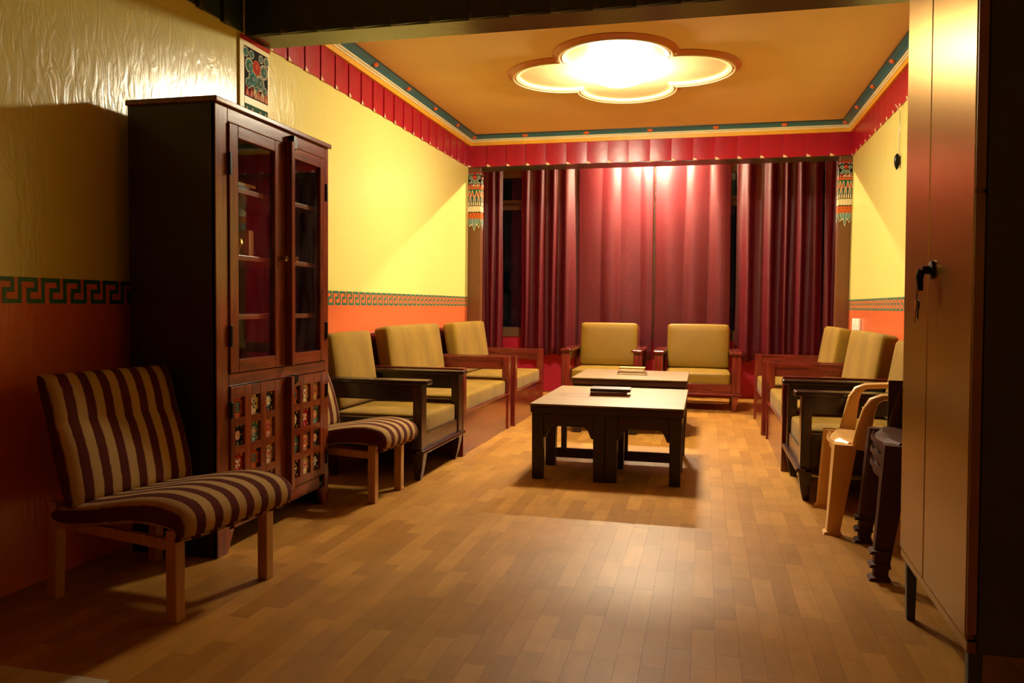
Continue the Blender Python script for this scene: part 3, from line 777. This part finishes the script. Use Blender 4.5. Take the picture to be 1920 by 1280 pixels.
# painted tiles
PAL = [('paint_orange', 'paint_black', 'paint_green', 'paint_red'), ('paint_cream', 'paint_black', 'paint_navy', 'paint_gold'), ('paint_navy', 'paint_grey', 'paint_cream', 'paint_gold'),
       ('paint_black', 'paint_green', 'paint_pink', 'paint_gold'), ('paint_teal', 'paint_navy', 'paint_orange', 'paint_cream'), ('paint_pink', 'paint_cream', 'paint_red', 'paint_green'),
       ('paint_crimson', 'paint_pink', 'paint_cream', 'paint_pink'), ('paint_cream', 'paint_black', 'paint_pink', 'paint_red'), ('paint_gold', 'paint_black', 'paint_orange', 'paint_navy'), ('paint_black', 'paint_cream', 'paint_cream', 'paint_gold')]
def tile(parent, x, z, pal, var):
    w2, h2 = .036, .043; bg, a, b_, c_ = PAL[pal]; t = MB()
    t.box(x-w2, x+w2, .006, .014, z-h2, z+h2, bg)
    def pol(pts, mat, l): t.add([(x+u*w2, .006-.0004*l, z+v*h2) for u, v in pts], [tuple(range(len(pts)))], mat)
    def disc(u, v, r, mat, l, n=8): pol([(u+r*math.cos(2*PI*i/n), v+r*.84*math.sin(2*PI*i/n)) for i in range(n)], mat, l)
    def petal(ang, r0, r1, hw_, mat, l):
        ca, sa = math.cos(ang), math.sin(ang)
        pol([(ca*r-sa*q, (sa*r+ca*q)*.84) for r, q in ((r0, 0), ((r0+r1)*.45, -hw_), ((r0+r1)*.65, -hw_*.9), (r1, 0), ((r0+r1)*.65, hw_*.9), ((r0+r1)*.45, hw_))], mat, l)
    np_ = (8, 4, 6, 8, 4)[var % 5]
    if var % 2 == 0: disc(0, 0, .72, a, 1, 16); disc(0, 0, .6, bg, 2, 16)
    for k in range(np_): petal(2*PI*k/np_+(PI/4 if var % 3 == 0 else 0), .12, .62, .17, b_, 3)
    disc(0, 0, .2, c_, 4); disc(0, 0, .09, a, 5)
    for sx in (-1, 1):
        for sz in (-1, 1):
            disc(.78*sx, .78*sz, .24, a if var % 2 else c_, 1); disc(.78*sx, .78*sz, .12, b_, 2)
    for k in range(4):
        u, v = ((0, .84), (.84, 0), (0, -.84), (-.84, 0))[k]; disc(u, v, .14, c_, 2); disc(u*.99, v*.99, .06, bg, 3)
    if var % 3 == 1:
        for k in range(8): disc(.5*math.cos(k*PI/4+.39), .5*math.sin(k*PI/4+.39), .07, c_, 4, 6)
    t.build('tile', parent)
rows = (.605, .485, .365, .245)
pals = [[(0, 1, 2), (3, 4, 5), (6, 0, 7), (4, 8, 9)], [(0, 7, 8), (9, 6, 4), (4, 5, 3), (9, 7, 2)]]
def tile_door(x0, x1, cols, pal, hinge_x, label):
    z0, z1 = .163, .697; d = MB(); w2, h2 = .036, .043
    d.box(x0, x1, .014, .018, z0, z1, 'cabinet_dark')
    xs_ = [x0] + [v for c_ in cols for v in (c_-w2, c_+w2)] + [x1]
    for i in range(0, len(xs_), 2): d.box(xs_[i], xs_[i+1], -.008, .014, z0, z1, 'cabinet_wood')
    zs_ = [z1] + [v for r in rows for v in (r+h2, r-h2)] + [z0]
    for c_ in cols:
        for i in range(0, len(zs_), 2): d.box(c_-w2, c_+w2, -.008, .014, zs_[i+1], zs_[i], 'cabinet_rail')
    dr = d.build('door', bk, bevel=.0025, label=label)
    for r, z in enumerate(rows):
        for c_, x in enumerate(cols): tile(dr, x, z, pal[r][c_], r*3+c_+(5 if hinge_x > .5 else 0))
        for x in cols: 
            pass
    for z in (.60, .25): MB().box(hinge_x-.007, hinge_x+.007, -.016, -.007, z-.035, z+.035, 'black_metal').build('hinge', dr, bevel=.002)
    return dr
tL = tile_door(.087, .53, (.155, .28, .40), pals[0], .087, 'lower door with twelve painted tiles')
tR = tile_door(.535, .943, (.635, .74, .845), pals[1], .943, 'lower door with twelve painted tiles')
MB().box(.535, .565, -.038, -.009, .163, .705, 'cabinet_wood').build('astragal', tR, bevel=.003)
yprism([(.572, .66), (.605, .675), (.612, .70), (.59, .71), (.572, .70)], -.035, -.001, 'black_metal').build('turn_button', bk, bevel=.003)
tag(bk, 'tall dark wooden bookcase with glazed upper doors and painted tile lower doors', 'bookcase')
# things inside
o = MB().box(-.005, .035, 0, .05, 0, .115, 'card').build('card_box', bevel=.002); o.location = (-1.965, 3.165, 1.254); o.rotation_euler = (0, 0, PI/2)
tag(o, 'upright tan card box on the bookcase shelf behind the left glass', 'box')
o = MB().lathe([(.018, 0), (.022, .004), (.008, .012), (.012, .03), (.026, .05), (.022, .07), (.008, .082), (.010, .09), (.003, .1)], 'brass', seg=16).build('brass_ornament', smooth=True); o.location = (-1.985, 3.10, 1.254)
tag(o, 'small shiny brass ornament on the bookcase shelf behind the left glass', 'ornament')
o = MB().lathe([(.02, 0), (.03, .01), (.03, .03), (.012, .045), (.012, .055), (.003, .06)], 'brass', seg=16).build('brass_bowl', smooth=True); o.location = (-1.99, 3.475, 1.254)
tag(o, 'small metal pot on the bookcase shelf behind the right glass', 'pot')
o = thing('paper_stack', (-1.97, 3.12, 1.54), PI/2)
MB().box(-.10, .06, 0, .11, 0, .02, 'dark_thing').build('folder', o); MB().box(-.02, .12, .01, .12, .0205, .034, 'page').build('sheet_bundle', o)
tag(o, 'stack of papers and folder on the top bookcase shelf', 'papers')

# ---------------------------------------------------------------- wooden armchairs and sofas
def chair_leg(x, y, sx, sy, mat):
    b = MB(); rings = []
    for t in (0, .25, .5, .75, 1):
        z = .165*t; h = .018+.018*t; off = .012*math.sin(PI*t)*0-.012*(1-t)**2
        cx, cy = x+sx*off, y+sy*off
        rings.append([(cx-h, cy-h, z), (cx+h, cy-h, z), (cx+h, cy+h, z), (cx-h, cy+h, z)])
    return b.loft(rings, mat)
def back_cushion(w2, h, zb, yb, tilt, t2, mat, parent, r=.03):
    R = Matrix.Rotation(-tilt, 4, 'X')
    b = MB().cushion(w2, t2, h/2, r, mat, puff=(.002, .010, .004), xf=lambda p: R @ (p+Vector((0, 0, h/2))) + Vector((0, yb, zb)))
    return b.build('back_cushion', parent, smooth='all', weld=True)
def armchair(label, loc, rz, group, W=.86, cloth='velvet', wd=('walnut', 'walnut_up', 'walnut_deep'), D_=.90, shallow=False):
    a, u, d = wd; o = thing('armchair', loc, rz); h = W/2; p = .045   # post half width
    for s in (-1, 1):
        MB().box(s*(h-p)-p, s*(h-p)+p, 0, .055, .19, .575, u).build('front_post', o, bevel=.005)
        MB().taper((s*(h-.12), D_-.125), (.03, .018), .165, (s*(h-.12), D_-.025), (.028, .018), .825, u).build('back_post', o, bevel=.004)
        MB().box(s*(h-.045)-.03, s*(h-.045)+.03, D_-.12, D_-.075, .19, .574, u).build('rear_post', o, bevel=.004)
        tip = [(s*(h-.05)-.062, -.005), (s*(h-.05)-.05, -.035), (s*(h-.05)+.05, -.035), (s*(h-.05)+.062, -.005), (s*(h-.05)+.052, D_-.07), (s*(h-.05)-.052, D_-.07)]
        ar = MB().prism(tip, .575, .603, d).build('arm', o, bevel=.007)
        MB().box(s*(h-.045)-.02, s*(h-.045)+.02, .055, D_-.12, .48, .575, d).build('apron', ar, bevel=.003)
        MB().box(s*(h-.045)-.018, s*(h-.045)+.018, .055, D_-.12, .19, .37, d).build('side_rail', o, bevel=.003)
        chair_leg(s*(h-.055), .03, s, -1, u).build('leg', o, bevel=.003)
        chair_leg(s*(h-.055), D_-.2, s, 1, u).build('leg', o, bevel=.003)
    MB().box(-h+.09, h-.09, .008, .045, .19, .278, a).build('front_rail', o, bevel=.003)
    MB().prism([(-.022, .172), (-.016, .190), (.03, .190), (.03, .165), (-.016, .165)], -h-.012, h+.012, a, 'x').build('front_moulding', o, bevel=.004)
    MB().box(-h+.06, h-.06, .045, D_-.16, .235, .262, a).build('seat_board', o)
    bp = MB().loft([[(x_, y_, z_) for x_, y_ in ((-h+.10, D_-.13+(z_-.2)*.16), (h-.10, D_-.13+(z_-.2)*.16), (h-.10, D_-.11+(z_-.2)*.16), (-h+.10, D_-.11+(z_-.2)*.16))] for z_ in (.2, .82)], a)
    bp.build('back_panel', o, bevel=.003)
    w2 = h-.10
    sc_ = MB().cushion(w2, (D_-.19)/2, .062, .022, cloth, puff=(0, .003, .008), xf=lambda q: q+Vector((0, .018+(D_-.19)/2, .325)))
    sc_.build('seat_cushion', o, smooth='all', weld=True)
    back_cushion(w2-.005, .475, .392, (D_-.19) if D_ < .88 else D_-.27, math.radians(9), .055, cloth, o)
    tag(o, label, 'armchair', group); return o
def sofa(label, loc, rz, group, W=1.36, cloth='velvet', wd=('mahogany', 'mahogany_up', 'mahogany_deep'), D_=.90):
    a, u, d = wd; o = thing('wooden_sofa', loc, rz); h = W/2; p = .037
    for s in (-1, 1):
        MB().box(s*(h-p)-p, s*(h-p)+p, 0, .06, 0, .613, u).build('front_post', o, bevel=.003)
        MB().taper((s*(h-.037), D_-.11), (.03, .025), 0, (s*(h-.037), D_-.03), (.03, .02), .84, u).build('back_post', o, bevel=.003)
        MB().box(s*(h-p)-.03, s*(h-p)+.03, .06, D_-.10, .505, .613, d).build('arm', o, bevel=.004)
        MB().box(s*(h-p)-.02, s*(h-p)+.02, .06, D_-.14, 0.0, .30, d).build('side_panel', o, bevel=.003)
        MB().box(s*(h-p)-.012, s*(h-p)+.012, .06, D_-.13, .37, .395, d).build('side_rail', o, bevel=.003)
    MB().box(-h+.074, h-.074, .012, .04, 0, .292, a).build('front_panel', o, bevel=.003)
    MB().box(-h+.074, h-.074, .002, .05, .292, .302, a).build('front_capping', o, bevel=.003)
    MB().box(-h+.05, h-.05, .045, D_-.10, .255, .28, a).build('seat_board', o)
    MB().loft([[(x_, y_, z_) for x_, y_ in ((-h+.07, D_-.13+(z_-.2)*.155), (h-.07, D_-.13+(z_-.2)*.155), (h-.07, D_-.11+(z_-.2)*.155), (-h+.07, D_-.11+(z_-.2)*.155))] for z_ in (.2, .84)], a).build('back_panel', o, bevel=.003)
    w2 = h-.08
    MB().cushion(w2, (D_-.19)/2, .064, .022, cloth, puff=(0, .004, .008), n=10, xf=lambda q: q+Vector((0, .022+(D_-.19)/2, .352))).build('seat_cushion', o, smooth='all', weld=True)
    back_cushion(w2-.03, .475, .415, D_-.20, math.radians(9), .058, cloth, o)
    tag(o, label, 'sofa', group); return o
XF = -1.60
armchair('wooden armchair with olive cushions on the left, next to the second striped chair', (XF, 4.795, 0), PI/2, 'left row of wooden seats', W=.82, D_=.80)
sofa('wide wooden sofa with olive cushions in the middle of the left row', (XF, 5.91, 0), PI/2, 'left row of wooden seats', W=1.38, D_=.79)
sofa('wide wooden sofa with olive cushions at the far end of the left row', (XF+.02, 7.305, 0), PI/2, 'left row of wooden seats', W=1.25, D_=.78)
XG = .50
armchair('wooden armchair with olive cushions on the right, behind the cream plastic chair', (XG+.02, 4.90, 0), -PI/2, 'right row of wooden seats', W=.78, D_=.77)
sofa('wide wooden sofa with olive cushions in the middle of the right row', (XG, 6.02, 0), -PI/2, 'right row of wooden seats', W=1.36, D_=.78)
sofa('wide wooden sofa with olive cushions at the far end of the right row', (XG-.025, 7.345, 0), -PI/2, 'right row of wooden seats', W=1.06, D_=.78)
mh = ('mahogany', 'mahogany_up', 'mahogany_deep')
armchair('wooden armchair with smooth olive cushions by the curtains, left of the pair', (-1.03, 8.22, 0), 0, 'pair of armchairs by the curtains', W=.84, cloth='vinyl', wd=mh)
armchair('wooden armchair with smooth olive cushions by the curtains, right of the pair', (-.06, 8.22, 0), 0, 'pair of armchairs by the curtains', W=.86, cloth='vinyl', wd=mh)

# ---------------------------------------------------------------- coffee tables
def coffee_table(label, x0, x1, y0, y1, top):
    """low table: slab top on a double arched frame with broad centre piers"""
    cx, cy = (x0+x1)/2, (y0+y1)/2; o = thing('coffee_table', (cx, cy, 0)); a, b_ = (x1-x0)/2, (y1-y0)/2; zt = .46
    t = MB().box(-a, a, -b_, b_, zt-.012, zt, top)
    t.build('table_top', o, bevel=.003)
    MB().box(-a+.004, a-.004, -b_+.004, b_-.004, zt-.055, zt-.0125, 'table_rail').build('top_edge', o, bevel=.004)
    i = .012; lw = .072
    ys = (-b_+.01, -b_+.43, b_-.10)
    def arch(xa, xb, y, dep):
        c_ = .055; zA, zB = .40, .325
        poly = [(xa, zA), (xa, zB-.07), (xa+.012, zB-.068), (xa+c_*.6, zB-.02), (xa+c_, zB), (xb-c_, zB), (xb-c_*.6, zB-.02), (xb-.012, zB-.068), (xb, zB-.07), (xb, zA)]
        yprism(poly, y, y+dep, 'table_rail').build('arched_apron', o, bevel=.002)
    xl, xr = -a+i, a-i
    for k, y in enumerate(ys):
        lw_ = lw if k < 2 else .045
        for xa in (xl, -lw_-.001, .001, xr-lw_):
            MB().taper((xa+lw_/2, y+lw_/2), (lw_/2-.004, lw_/2-.004), 0, (xa+lw_/2, y+lw_/2), (lw_/2, lw_/2), .405, 'table_dark').build('leg', o, bevel=.003)
        if k < 2:
            arch(xl+lw, -lw-.001, y+.012, .025); arch(.001+lw, xr-lw, y+.012, .025)
        else:
            MB().box(xl, xr, y+.01, y+.03, .345, .40, 'table_rail').build('rear_apron', o)
    y = ys[1]
    for xa, xb in ((xl+lw, -lw-.001), (.001+lw, xr-lw)):
        MB().box(xa, xb, y+.015, y+.045, .055, .115, 'table_rail').build('stretcher', o, bevel=.003)
    for xa in (xl, xr-.03):
        MB().box(xa, xa+.03, ys[0]+lw, ys[1], .34, .40, 'table_rail').build('side_apron', o, bevel=.003)
        MB().box(xa, xa+.03, ys[1]+lw, ys[2], .34, .40, 'table_rail').build('side_apron', o, bevel=.003)
    tag(o, label, 'coffee table', 'low tables in the middle of the room')
    return o
coffee_table('low coffee table nearest the viewer with a cup stain and dark books', -1.015, -.10, 4.675, 5.80, 'table_top')
coffee_table('low coffee table in front of the far armchairs with pale books', -1.06, -.12, 6.50, 7.42, 'table_top_b')
def book(label, loc, rz, w_, d_, h_, cover, group, wedge=0):
    o = thing('book', loc, rz); t = .004
    MB().box(-w_/2, w_/2, -d_/2, d_/2, 0, t, cover).build('cover', o, bevel=.001)
    MB().box(-w_/2+.006, w_/2-.005, -d_/2+.005, d_/2-.005, t, h_-t, 'page').build('page_block', o)
    MB().box(-w_/2, w_/2, -d_/2, d_/2, h_-t, h_, cover).build('cover', o, bevel=.001)
    MB().box(-w_/2, -w_/2+t, -d_/2, d_/2, t, h_-t, cover).build('spine', o, bevel=.001)
    MB().box(-w_/2, w_/2, -d_/2, -d_/2+.003, t, h_-t, cover if cover in ('book_maroon', 'book_navy') else 'page').build('fore_edge', o) if False else None
    tag(o, label, 'book', group); return o
book('lower maroon book of the pair on the near coffee table', (-.61, 5.28, .46), math.radians(98), .16, .24, .026, 'book_maroon', 'books on the tables')
book('upper dark book of the pair on the near coffee table', (-.595, 5.30, .4862), math.radians(92), .17, .26, .020, 'book_navy', 'books on the tables')
book('lower brown book of the pair on the far coffee table', (-.60, 6.98, .46), math.radians(3), .25, .17, .028, 'book_maroon', 'books on the tables')
book('upper pale book of the pair on the far coffee table', (-.605, 7.02, .4882), math.radians(-2), .22, .13, .030, 'book_tan', 'books on the tables')

# ---------------------------------------------------------------- striped low chairs (front = -y)
def striped_chair(label, loc, rz, W=.60, sx=1.0):
    o = thing('striped_chair', loc, rz); h = W/2*sx; lg = .225*sx
    def slab(path, th, name, wmul=1.0, n=18):
        """upholstered strip following path of (y,z, half thickness) with rounded sides"""
        fine = []                                # smooth the profile (Catmull-Rom)
        for i in range(len(path)-1):
            p0, p1, p2, p3 = path[max(0, i-1)], path[i], path[i+1], path[min(len(path)-1, i+2)]
            for q in range(4):
                t_ = q/4; fine.append(tuple(.5*(2*b1+(-a1+c1)*t_+(2*a1-5*b1+4*c1-d1)*t_**2+(-a1+3*b1-3*c1+d1)*t_**3) for a1, b1, c1, d1 in zip(p0, p1, p2, p3)))
        path = fine+[path[-1]]
        b = MB(); P_ = [Vector((0, y, z)) for y, z, t in path]; rings = []
        for i, (y, z, t) in enumerate(path):
            tg = (P_[min(i+1, len(P_)-1)]-P_[max(i-1, 0)]).normalized(); nm = Vector((0, -tg.z, tg.y))
            if nm.z < 0 and abs(nm.z) > .5: nm = -nm
            ring = []
            for k in range(28):
                a = 2*PI*k/28; ca, sa = math.cos(a), math.sin(a)
                u = math.copysign(abs(ca)**.35, ca)*h*wmul; v = math.copysign(abs(sa)**.6, sa)*t
                ring.append(P_[i]+Vector((u, 0, 0))+nm*v)
            rings.append(ring)
        b.loft(rings, 'stripe_cloth')
        return b.build(name, o, smooth='all', weld=True)
    seat = [(-.035, .285, .012), (-.05, .305, .030), (-.045, .335, .048), (-.02, .352, .055), (.06, .362, .055), (.16, .356, .050), (.26, .340, .046), (.36, .322, .045), (.45, .312, .042), (.50, .312, .034), (.515, .315, .012)]
    slab(seat, 0, 'seat_cushion')
    back = [(.43, .345, .015), (.435, .362, .034), (.452, .42, .046), (.475, .50, .050), (.495, .57, .046), (.512, .62, .040), (.522, .66, .043), (.545, .73, .044), (.562, .775, .032), (.568, .79, .010)]
    slab(back, 0, 'back_cushion')
    for s in (-1, 1):
        MB().box(s*lg-.021, s*lg+.021, -.005, .038, 0, .305, 'beech').build('leg', o, bevel=.004)
        MB().loft([[(s*lg-.02, y, z), (s*lg+.02, y, z), (s*lg+.02, y+.042, z), (s*lg-.02, y+.042, z)] for y, z in ((.545, 0), (.53, .30), (.54, .345))], 'beech').build('leg', o, bevel=.004)
        MB().loft([[(s*lg-.012, .03, .235), (s*lg+.012, .03, .235), (s*lg+.012, .03, .272), (s*lg-.012, .03, .272)], [(s*lg-.012, .54, .255), (s*lg+.012, .54, .255), (s*lg+.012, .54, .29), (s*lg-.012, .54, .29)]], 'beech').build('side_rail', o, bevel=.002)
    MB().box(-lg+.02, lg-.02, -.002, .02, .272, .30, 'beech').build('front_rail', o, bevel=.002)
    MB().box(-lg+.02, lg-.02, .535, .555, .27, .30, 'beech').build('rear_rail', o, bevel=.002)
    tag(o, label, 'chair', 'low striped chairs'); return o
striped_chair('low chair with brown and cream stripes against the near side of the bookcase', (-1.622, 2.463, 0), math.radians(82), W=.56)
striped_chair('low chair with brown and cream stripes between the bookcase and the left armchair', (-1.655, 4.03, 0), math.radians(87), W=.60, sx=.72)

# ---------------------------------------------------------------- plastic chairs (front = -y)
def plastic_chair(label, loc, rz, mat, group=None, slits=True, logo=False):
    ao = .07 if slits else .06
    o = thing('plastic_chair', loc, rz)
    # seat: dished shell with rolled front lip
    b = MB(); n = 14; m_ = 14; top = []; bot = []
    for i in range(n+1):
        for j in range(m_+1):
            u = -1+2*i/n; t = j/m_
            wd_ = .235-.03*t; y = .0+.44*t
            z = .43-.018*(1-u*u)*math.sin(PI*min(1, t*1.05))-.02*t
            if t < .08: z -= .030*(1-t/.08)**2
            fr = -.035*(1-u*u)*(1-t)**3
            top.append((u*wd_, y+fr, z)); bot.append((u*wd_*.985, y+fr+.004, z-.012-(.020 if t < .02 else 0)))
    N = m_+1
    fs = [(i*N+j, (i+1)*N+j, (i+1)*N+j+1, i*N+j+1) for i in range(n) for j in range(m_)]
    k = len(top)
    b.add(top+bot, fs + [tuple(k+q for q in f[::-1]) for f in fs] + [(i*N, k+i*N, k+(i+1)*N, (i+1)*N) for i in range(n)] + [(i*N+m_, (i+1)*N+m_, k+(i+1)*N+m_, k+i*N+m_) for i in range(n)] + [(j, j+1, k+j+1, k+j) for j in range(m_)] + [(n*N+j, k+n*N+j, k+n*N+j+1, n*N+j+1) for j in range(m_)], mat)
    b.build('seat', o, smooth=True)
    ab_ = MB(); rings = []
    for q in range(17):                      # arched front apron under the lip
        u = -1+q/8; x = u*.232; y = -.037*(1-u*u)-.003; zl = .415-.020-.075*abs(u)**3
        rings.append([(x, y, .418), (x, y-.004, .40), (x, y, zl), (x, y+.008, zl), (x, y+.010, .41)])
    ab_.loft(rings, mat).build('front_apron', o, smooth=True)
    for s in (-1, 1):
        # front leg: channel section flaring to the foot
        lb = MB(); rings = []
        for t in [q/8 for q in range(9)]:
            z = .42*t; cx = s*(.262-.030*t+.004*math.sin(PI*t)); cy = -.035+.045*t; wx = (.032+.020*t)*(.78 if slits else 1); wy = (.030+.022*t)*(.85 if slits else 1)
            rings.append([(cx-wx, cy-wy*.5, z), (cx-wx*.35, cy-wy, z), (cx+wx*.7, cy-wy*.85, z), (cx+wx, cy, z), (cx+wx*.8, cy+wy, z), (cx-wx*.3, cy+wy*.8, z)])
        lb.loft(rings, mat).build('leg', o, smooth=True)
        fb = MB().loft([[(s*.262-.04, -.075, 0), (s*.262+.036, -.075, 0), (s*.262+.036, .002, 0), (s*.262-.04, .002, 0)], [(s*.262-.036, -.068, .012), (s*.262+.034, -.068, .012), (s*.262+.034, .0, .018), (s*.262-.036, .0, .018)]], mat)
        fb.build('foot', o, smooth=True)
        lb = MB(); rings = []
        for t in [q/6 for q in range(7)]:
            z = .43*t; cx = s*(.225-.03*t); cy = .555-.115*t; wx = .026+.012*t; wy = .024+.012*t
            rings.append([(cx-wx, cy-wy, z), (cx+wx, cy-wy, z), (cx+wx, cy+wy, z), (cx-wx, cy+wy, z)])
        lb.loft(rings, mat).build('leg', o, smooth=True, bevel=.004)
        # arm: front upright, top plate, curling into the back
        path = [(s*.255, .015, .40, .040, .016), (s*.262, .03, .50, .034, .015), (s*.268, .045, .58, .032, .015), (s*.270, .065, .628, .032, .017), (s*.270, .10, .648, .034, .016), (s*.268, .18, .654, .034, .014), (s*.262, .30, .660, .030, .013), (s*.245, .40, .672, .026, .013), (s*.225, .455, .690, .022, .013)]
        ab = MB(); rings = []
        for i, (x, y, z, wy, wx) in enumerate([(p[0], min(p[1]+ao, .47), p[2], p[3], p[4]) for p in path]):
            p0 = path[max(0, i-1)]; p1 = path[min(len(path)-1, i+1)]
            tg = Vector((p1[0]-p0[0], p1[1]-p0[1], p1[2]-p0[2])).normalized()
            ax = Vector((1, 0, 0)); nn = tg.cross(ax).normalized()
            if nn.z < 0: nn = -nn
            f = min(1, max(0, (i-1.5)/2.5))          # turns from blade to flat plate
            hx = wx*(1-f)+.034*f; hn = wy*(1-f)+.015*f
            c = Vector((x, y, z)); rings.append([c+ax*hx*math.copysign(abs(math.cos(a))**.6, math.cos(a))+nn*hn*math.copysign(abs(math.sin(a))**.6, math.sin(a)) for a in [2*PI*q/14+.01 for q in range(14)]])
        arm = ab.loft(rings, mat).build('arm', o, smooth=True)
        rb = MB()
        for q in range(4):
            y = .052+ao+.010*q; z = .595+.012*q
            rb.tube([(s*.270-.032, y-.028, z), (s*.270+.034, y-.028, z)], .0035, mat, 6)
        rb.build('grip_ridge', arm, smooth=True)
        if slits:
            for z, y0_, y1_ in ((.60, .12, .44), (.555, .12, .44)):
                MB().box(s*.268-.006, s*.268+.006, y0_-.06, y1_, z-.012, z+.012, mat).build('side_slat', o, bevel=.004)
            MB().loft([[(s*.262-.006, .05, .41), (s*.262+.006, .05, .41), (s*.262+.006, .13, .41), (s*.262-.006, .13, .41)], [(s*.268-.006, .05, .63), (s*.268+.006, .05, .63), (s*.268+.006, .115, .63), (s*.268-.006, .115, .63)]], mat).build('side_panel', o, bevel=.003)
    # backrest: curved shell with vertical slots
    def bpt(u, t, e): return Vector((u*(.215+.02*t), .445+.075*t+.04*(1-u*u)+e, .42+.42*t-.03*(u*u)*t))
    for a_, c_ in ((-1, -.62), (-.5, -.26), (-.14, .14), (.26, .5), (.62, 1)):
        rings = [[bpt(a_, t, 0), bpt((a_+c_)/2, t, 0), bpt(c_, t, 0), bpt(c_, t, .012), bpt((a_+c_)/2, t, .012), bpt(a_, t, .012)] for t in [q/8 for q in range(9)]]
        MB().loft(rings, mat).build('back_slat', o, smooth=True)
    rings = [[bpt(u, .84, -.003), bpt(u, 1.04, -.003), bpt(u, 1.04, .018), bpt(u, .84, .018)] for u in [-1.03+2.06*q/12 for q in range(13)]]
    MB().loft(rings, mat).build('top_rail', o, smooth=True, bevel=.004)
    if logo:
        lb = MB(); n_ = 16
        rings = []
        for r_ in (.020, .016): rings.append([(r_*math.cos(2*PI*q/n_), -.0395, .405+r_*.8*math.sin(2*PI*q/n_)) for q in range(n_)])
        lb.loft(rings, 'logo_brown', cap=False)
        for q in (-1, 1): lb.add([(q*.004, -.0395, .393), (q*.012, -.0395, .405), (q*.004, -.0395, .417), (q*.001, -.0395, .405)], [(0, 1, 2, 3)], 'logo_brown')
        lb.build('emblem', o, label='round moulded emblem')
    tag(o, label, 'chair', group); return o
plastic_chair('cream plastic armchair in front of the right wooden armchair', (.65, 4.185, 0), math.radians(-93), 'plastic_cream', None, False, True)
for k in range(3):
    plastic_chair(('bottom', 'middle', 'topmost')[k]+' brown plastic armchair of the stack beside the steel cupboard', (.735, 3.56, .052*k), math.radians(-94), 'plastic_brown', 'stacked brown plastic chairs')

# ---------------------------------------------------------------- steel cupboard (front = -y, local x: toward the viewer)
lk = thing('steel_cupboard', (.672, 2.935, 0), -PI/2-math.radians(2.0))
lk.rotation_euler.x = math.radians(.8)
LW, LD, LZ0, LZ1 = .805, .47, .205, 2.12
MB().box(0, LW, .027, LD, LZ0, LZ1, 'locker_side').build('body', lk, bevel=.006)
MB().box(0, LW, .004, .027, LZ0, LZ0+.03, 'locker_paint').build('bottom_lip', lk, bevel=.004)
MB().box(0, LW, .004, .027, LZ1-.03, LZ1, 'locker_paint').build('top_lip', lk, bevel=.004)
seam = .345
for a, b_ in ((.003, seam-.0015), (seam+.0015, LW-.003)):
    dr = MB().box(a, b_, 0, .024, LZ0+.032, LZ1-.032, 'locker_paint').build('door', lk, bevel=.006)
    if a > .1:
        hx, hz = .405, 1.165
        rings = [[(hx+r*math.cos(2*PI*q/14), y, hz+r*.95*math.sin(2*PI*q/14)) for q in range(14)] for r, y in ((.030, 0), (.028, -.008), (.014, -.012), (.012, -.03))]
        MB().loft(rings, 'black_metal').build('handle_rose', dr, smooth=True)
        MB().tube([(hx, -.03, hz), (hx, -.036, hz-.02), (hx, -.032, hz-.06)], [.012, .011, .007], 'black_metal', 10, up=(1, 0, 0)).build('handle', dr, smooth=True, label='black lever handle')
for x in (.02, LW-.055):
    for y in (.03, LD-.04): MB().taper((x+.015, y), (.013, .013), 0, (x+.015, y), (.017, .017), LZ0, 'locker_side').build('leg', lk, bevel=.003)
MB().box(LW-.0005, LW+.003, .002, .024, LZ0+.05, 1.33, 'locker_edge').build('edge_strip', lk, bevel=.001)
MB().box(LW-.0005, LW+.003, .002, .024, 1.34, LZ1-.04, 'locker_edge').build('edge_strip', lk, bevel=.001)
tag(lk, 'tall bronze steel cupboard with black handle at the right edge', 'cupboard')
ky = thing('key_ring', lk.matrix_basis @ Vector((.372, -.030, 1.155)), lk.rotation_euler.z)
MB().tube([(.016*math.cos(a)*.6, -.004, -.035+.045*math.sin(a)) for a in [2*PI*q/20 for q in range(21)]], .0016, 'chrome', 6, up=(0, 1, 0)).build('ring', ky, smooth=True)
kb = MB(); kb.prism([(-.008, -.075), (.008, -.075), (.011, -.09), (.008, -.105), (-.008, -.105), (-.011, -.09)], -.006, -.003, 'brass', 'y') if False else None
yprism([(-.009, -.078), (.009, -.078), (.012, -.092), (.006, -.106), (.003, -.106), (.003, -.140), (-.003, -.145), (-.003, -.106), (-.006, -.106), (-.012, -.092)], -.008, -.005, 'brass').build('key', ky)
yprism([(.004, -.075), (.02, -.08), (.022, -.10), (.012, -.104), (.010, -.132), (.004, -.13)], -.003, 0, 'black_metal').build('key', ky)
tag(ky, 'keys hanging from a ring at the cupboard handle', 'keys')

# ---------------------------------------------------------------- small things on the right wall
sw = thing('wall_switch', (XR, 7.45, .895), -PI/2)
for q in (-1, 1):
    pt = MB().box(q*.085-.07, q*.085+.07, -.022, 0, -.07, .07, 'switch_white').build('switch_plate', sw, bevel=.006)
    MB().box(q*.085-.018, q*.085+.018, -.029, -.022, -.03, .03, 'switch_white').build('rocker', pt, bevel=.003)
tag(sw, 'pair of white switch plates on the orange dado of the right wall', 'light switch')
cd = thing('hanging_cord', (XR, 6.05, 2.47))
MB().tube([(-.045, 0, 0), (-.03, .004, -.02), (-.012, .002, -.06), (-.012, 0, -.20), (-.012, .003, -.34)], .004, 'cord_white', 6).build('cord', cd, smooth=True)
MB().lathe([(.006, -.34), (.018, -.36), (.02, -.40), (.014, -.43), (.004, -.45)], 'black_metal', (-.022, 0, 0), 10).build('lamp_holder', cd, smooth=True)
tag(cd, 'thin pale cord with a black holder hanging on the right wall', 'cord')
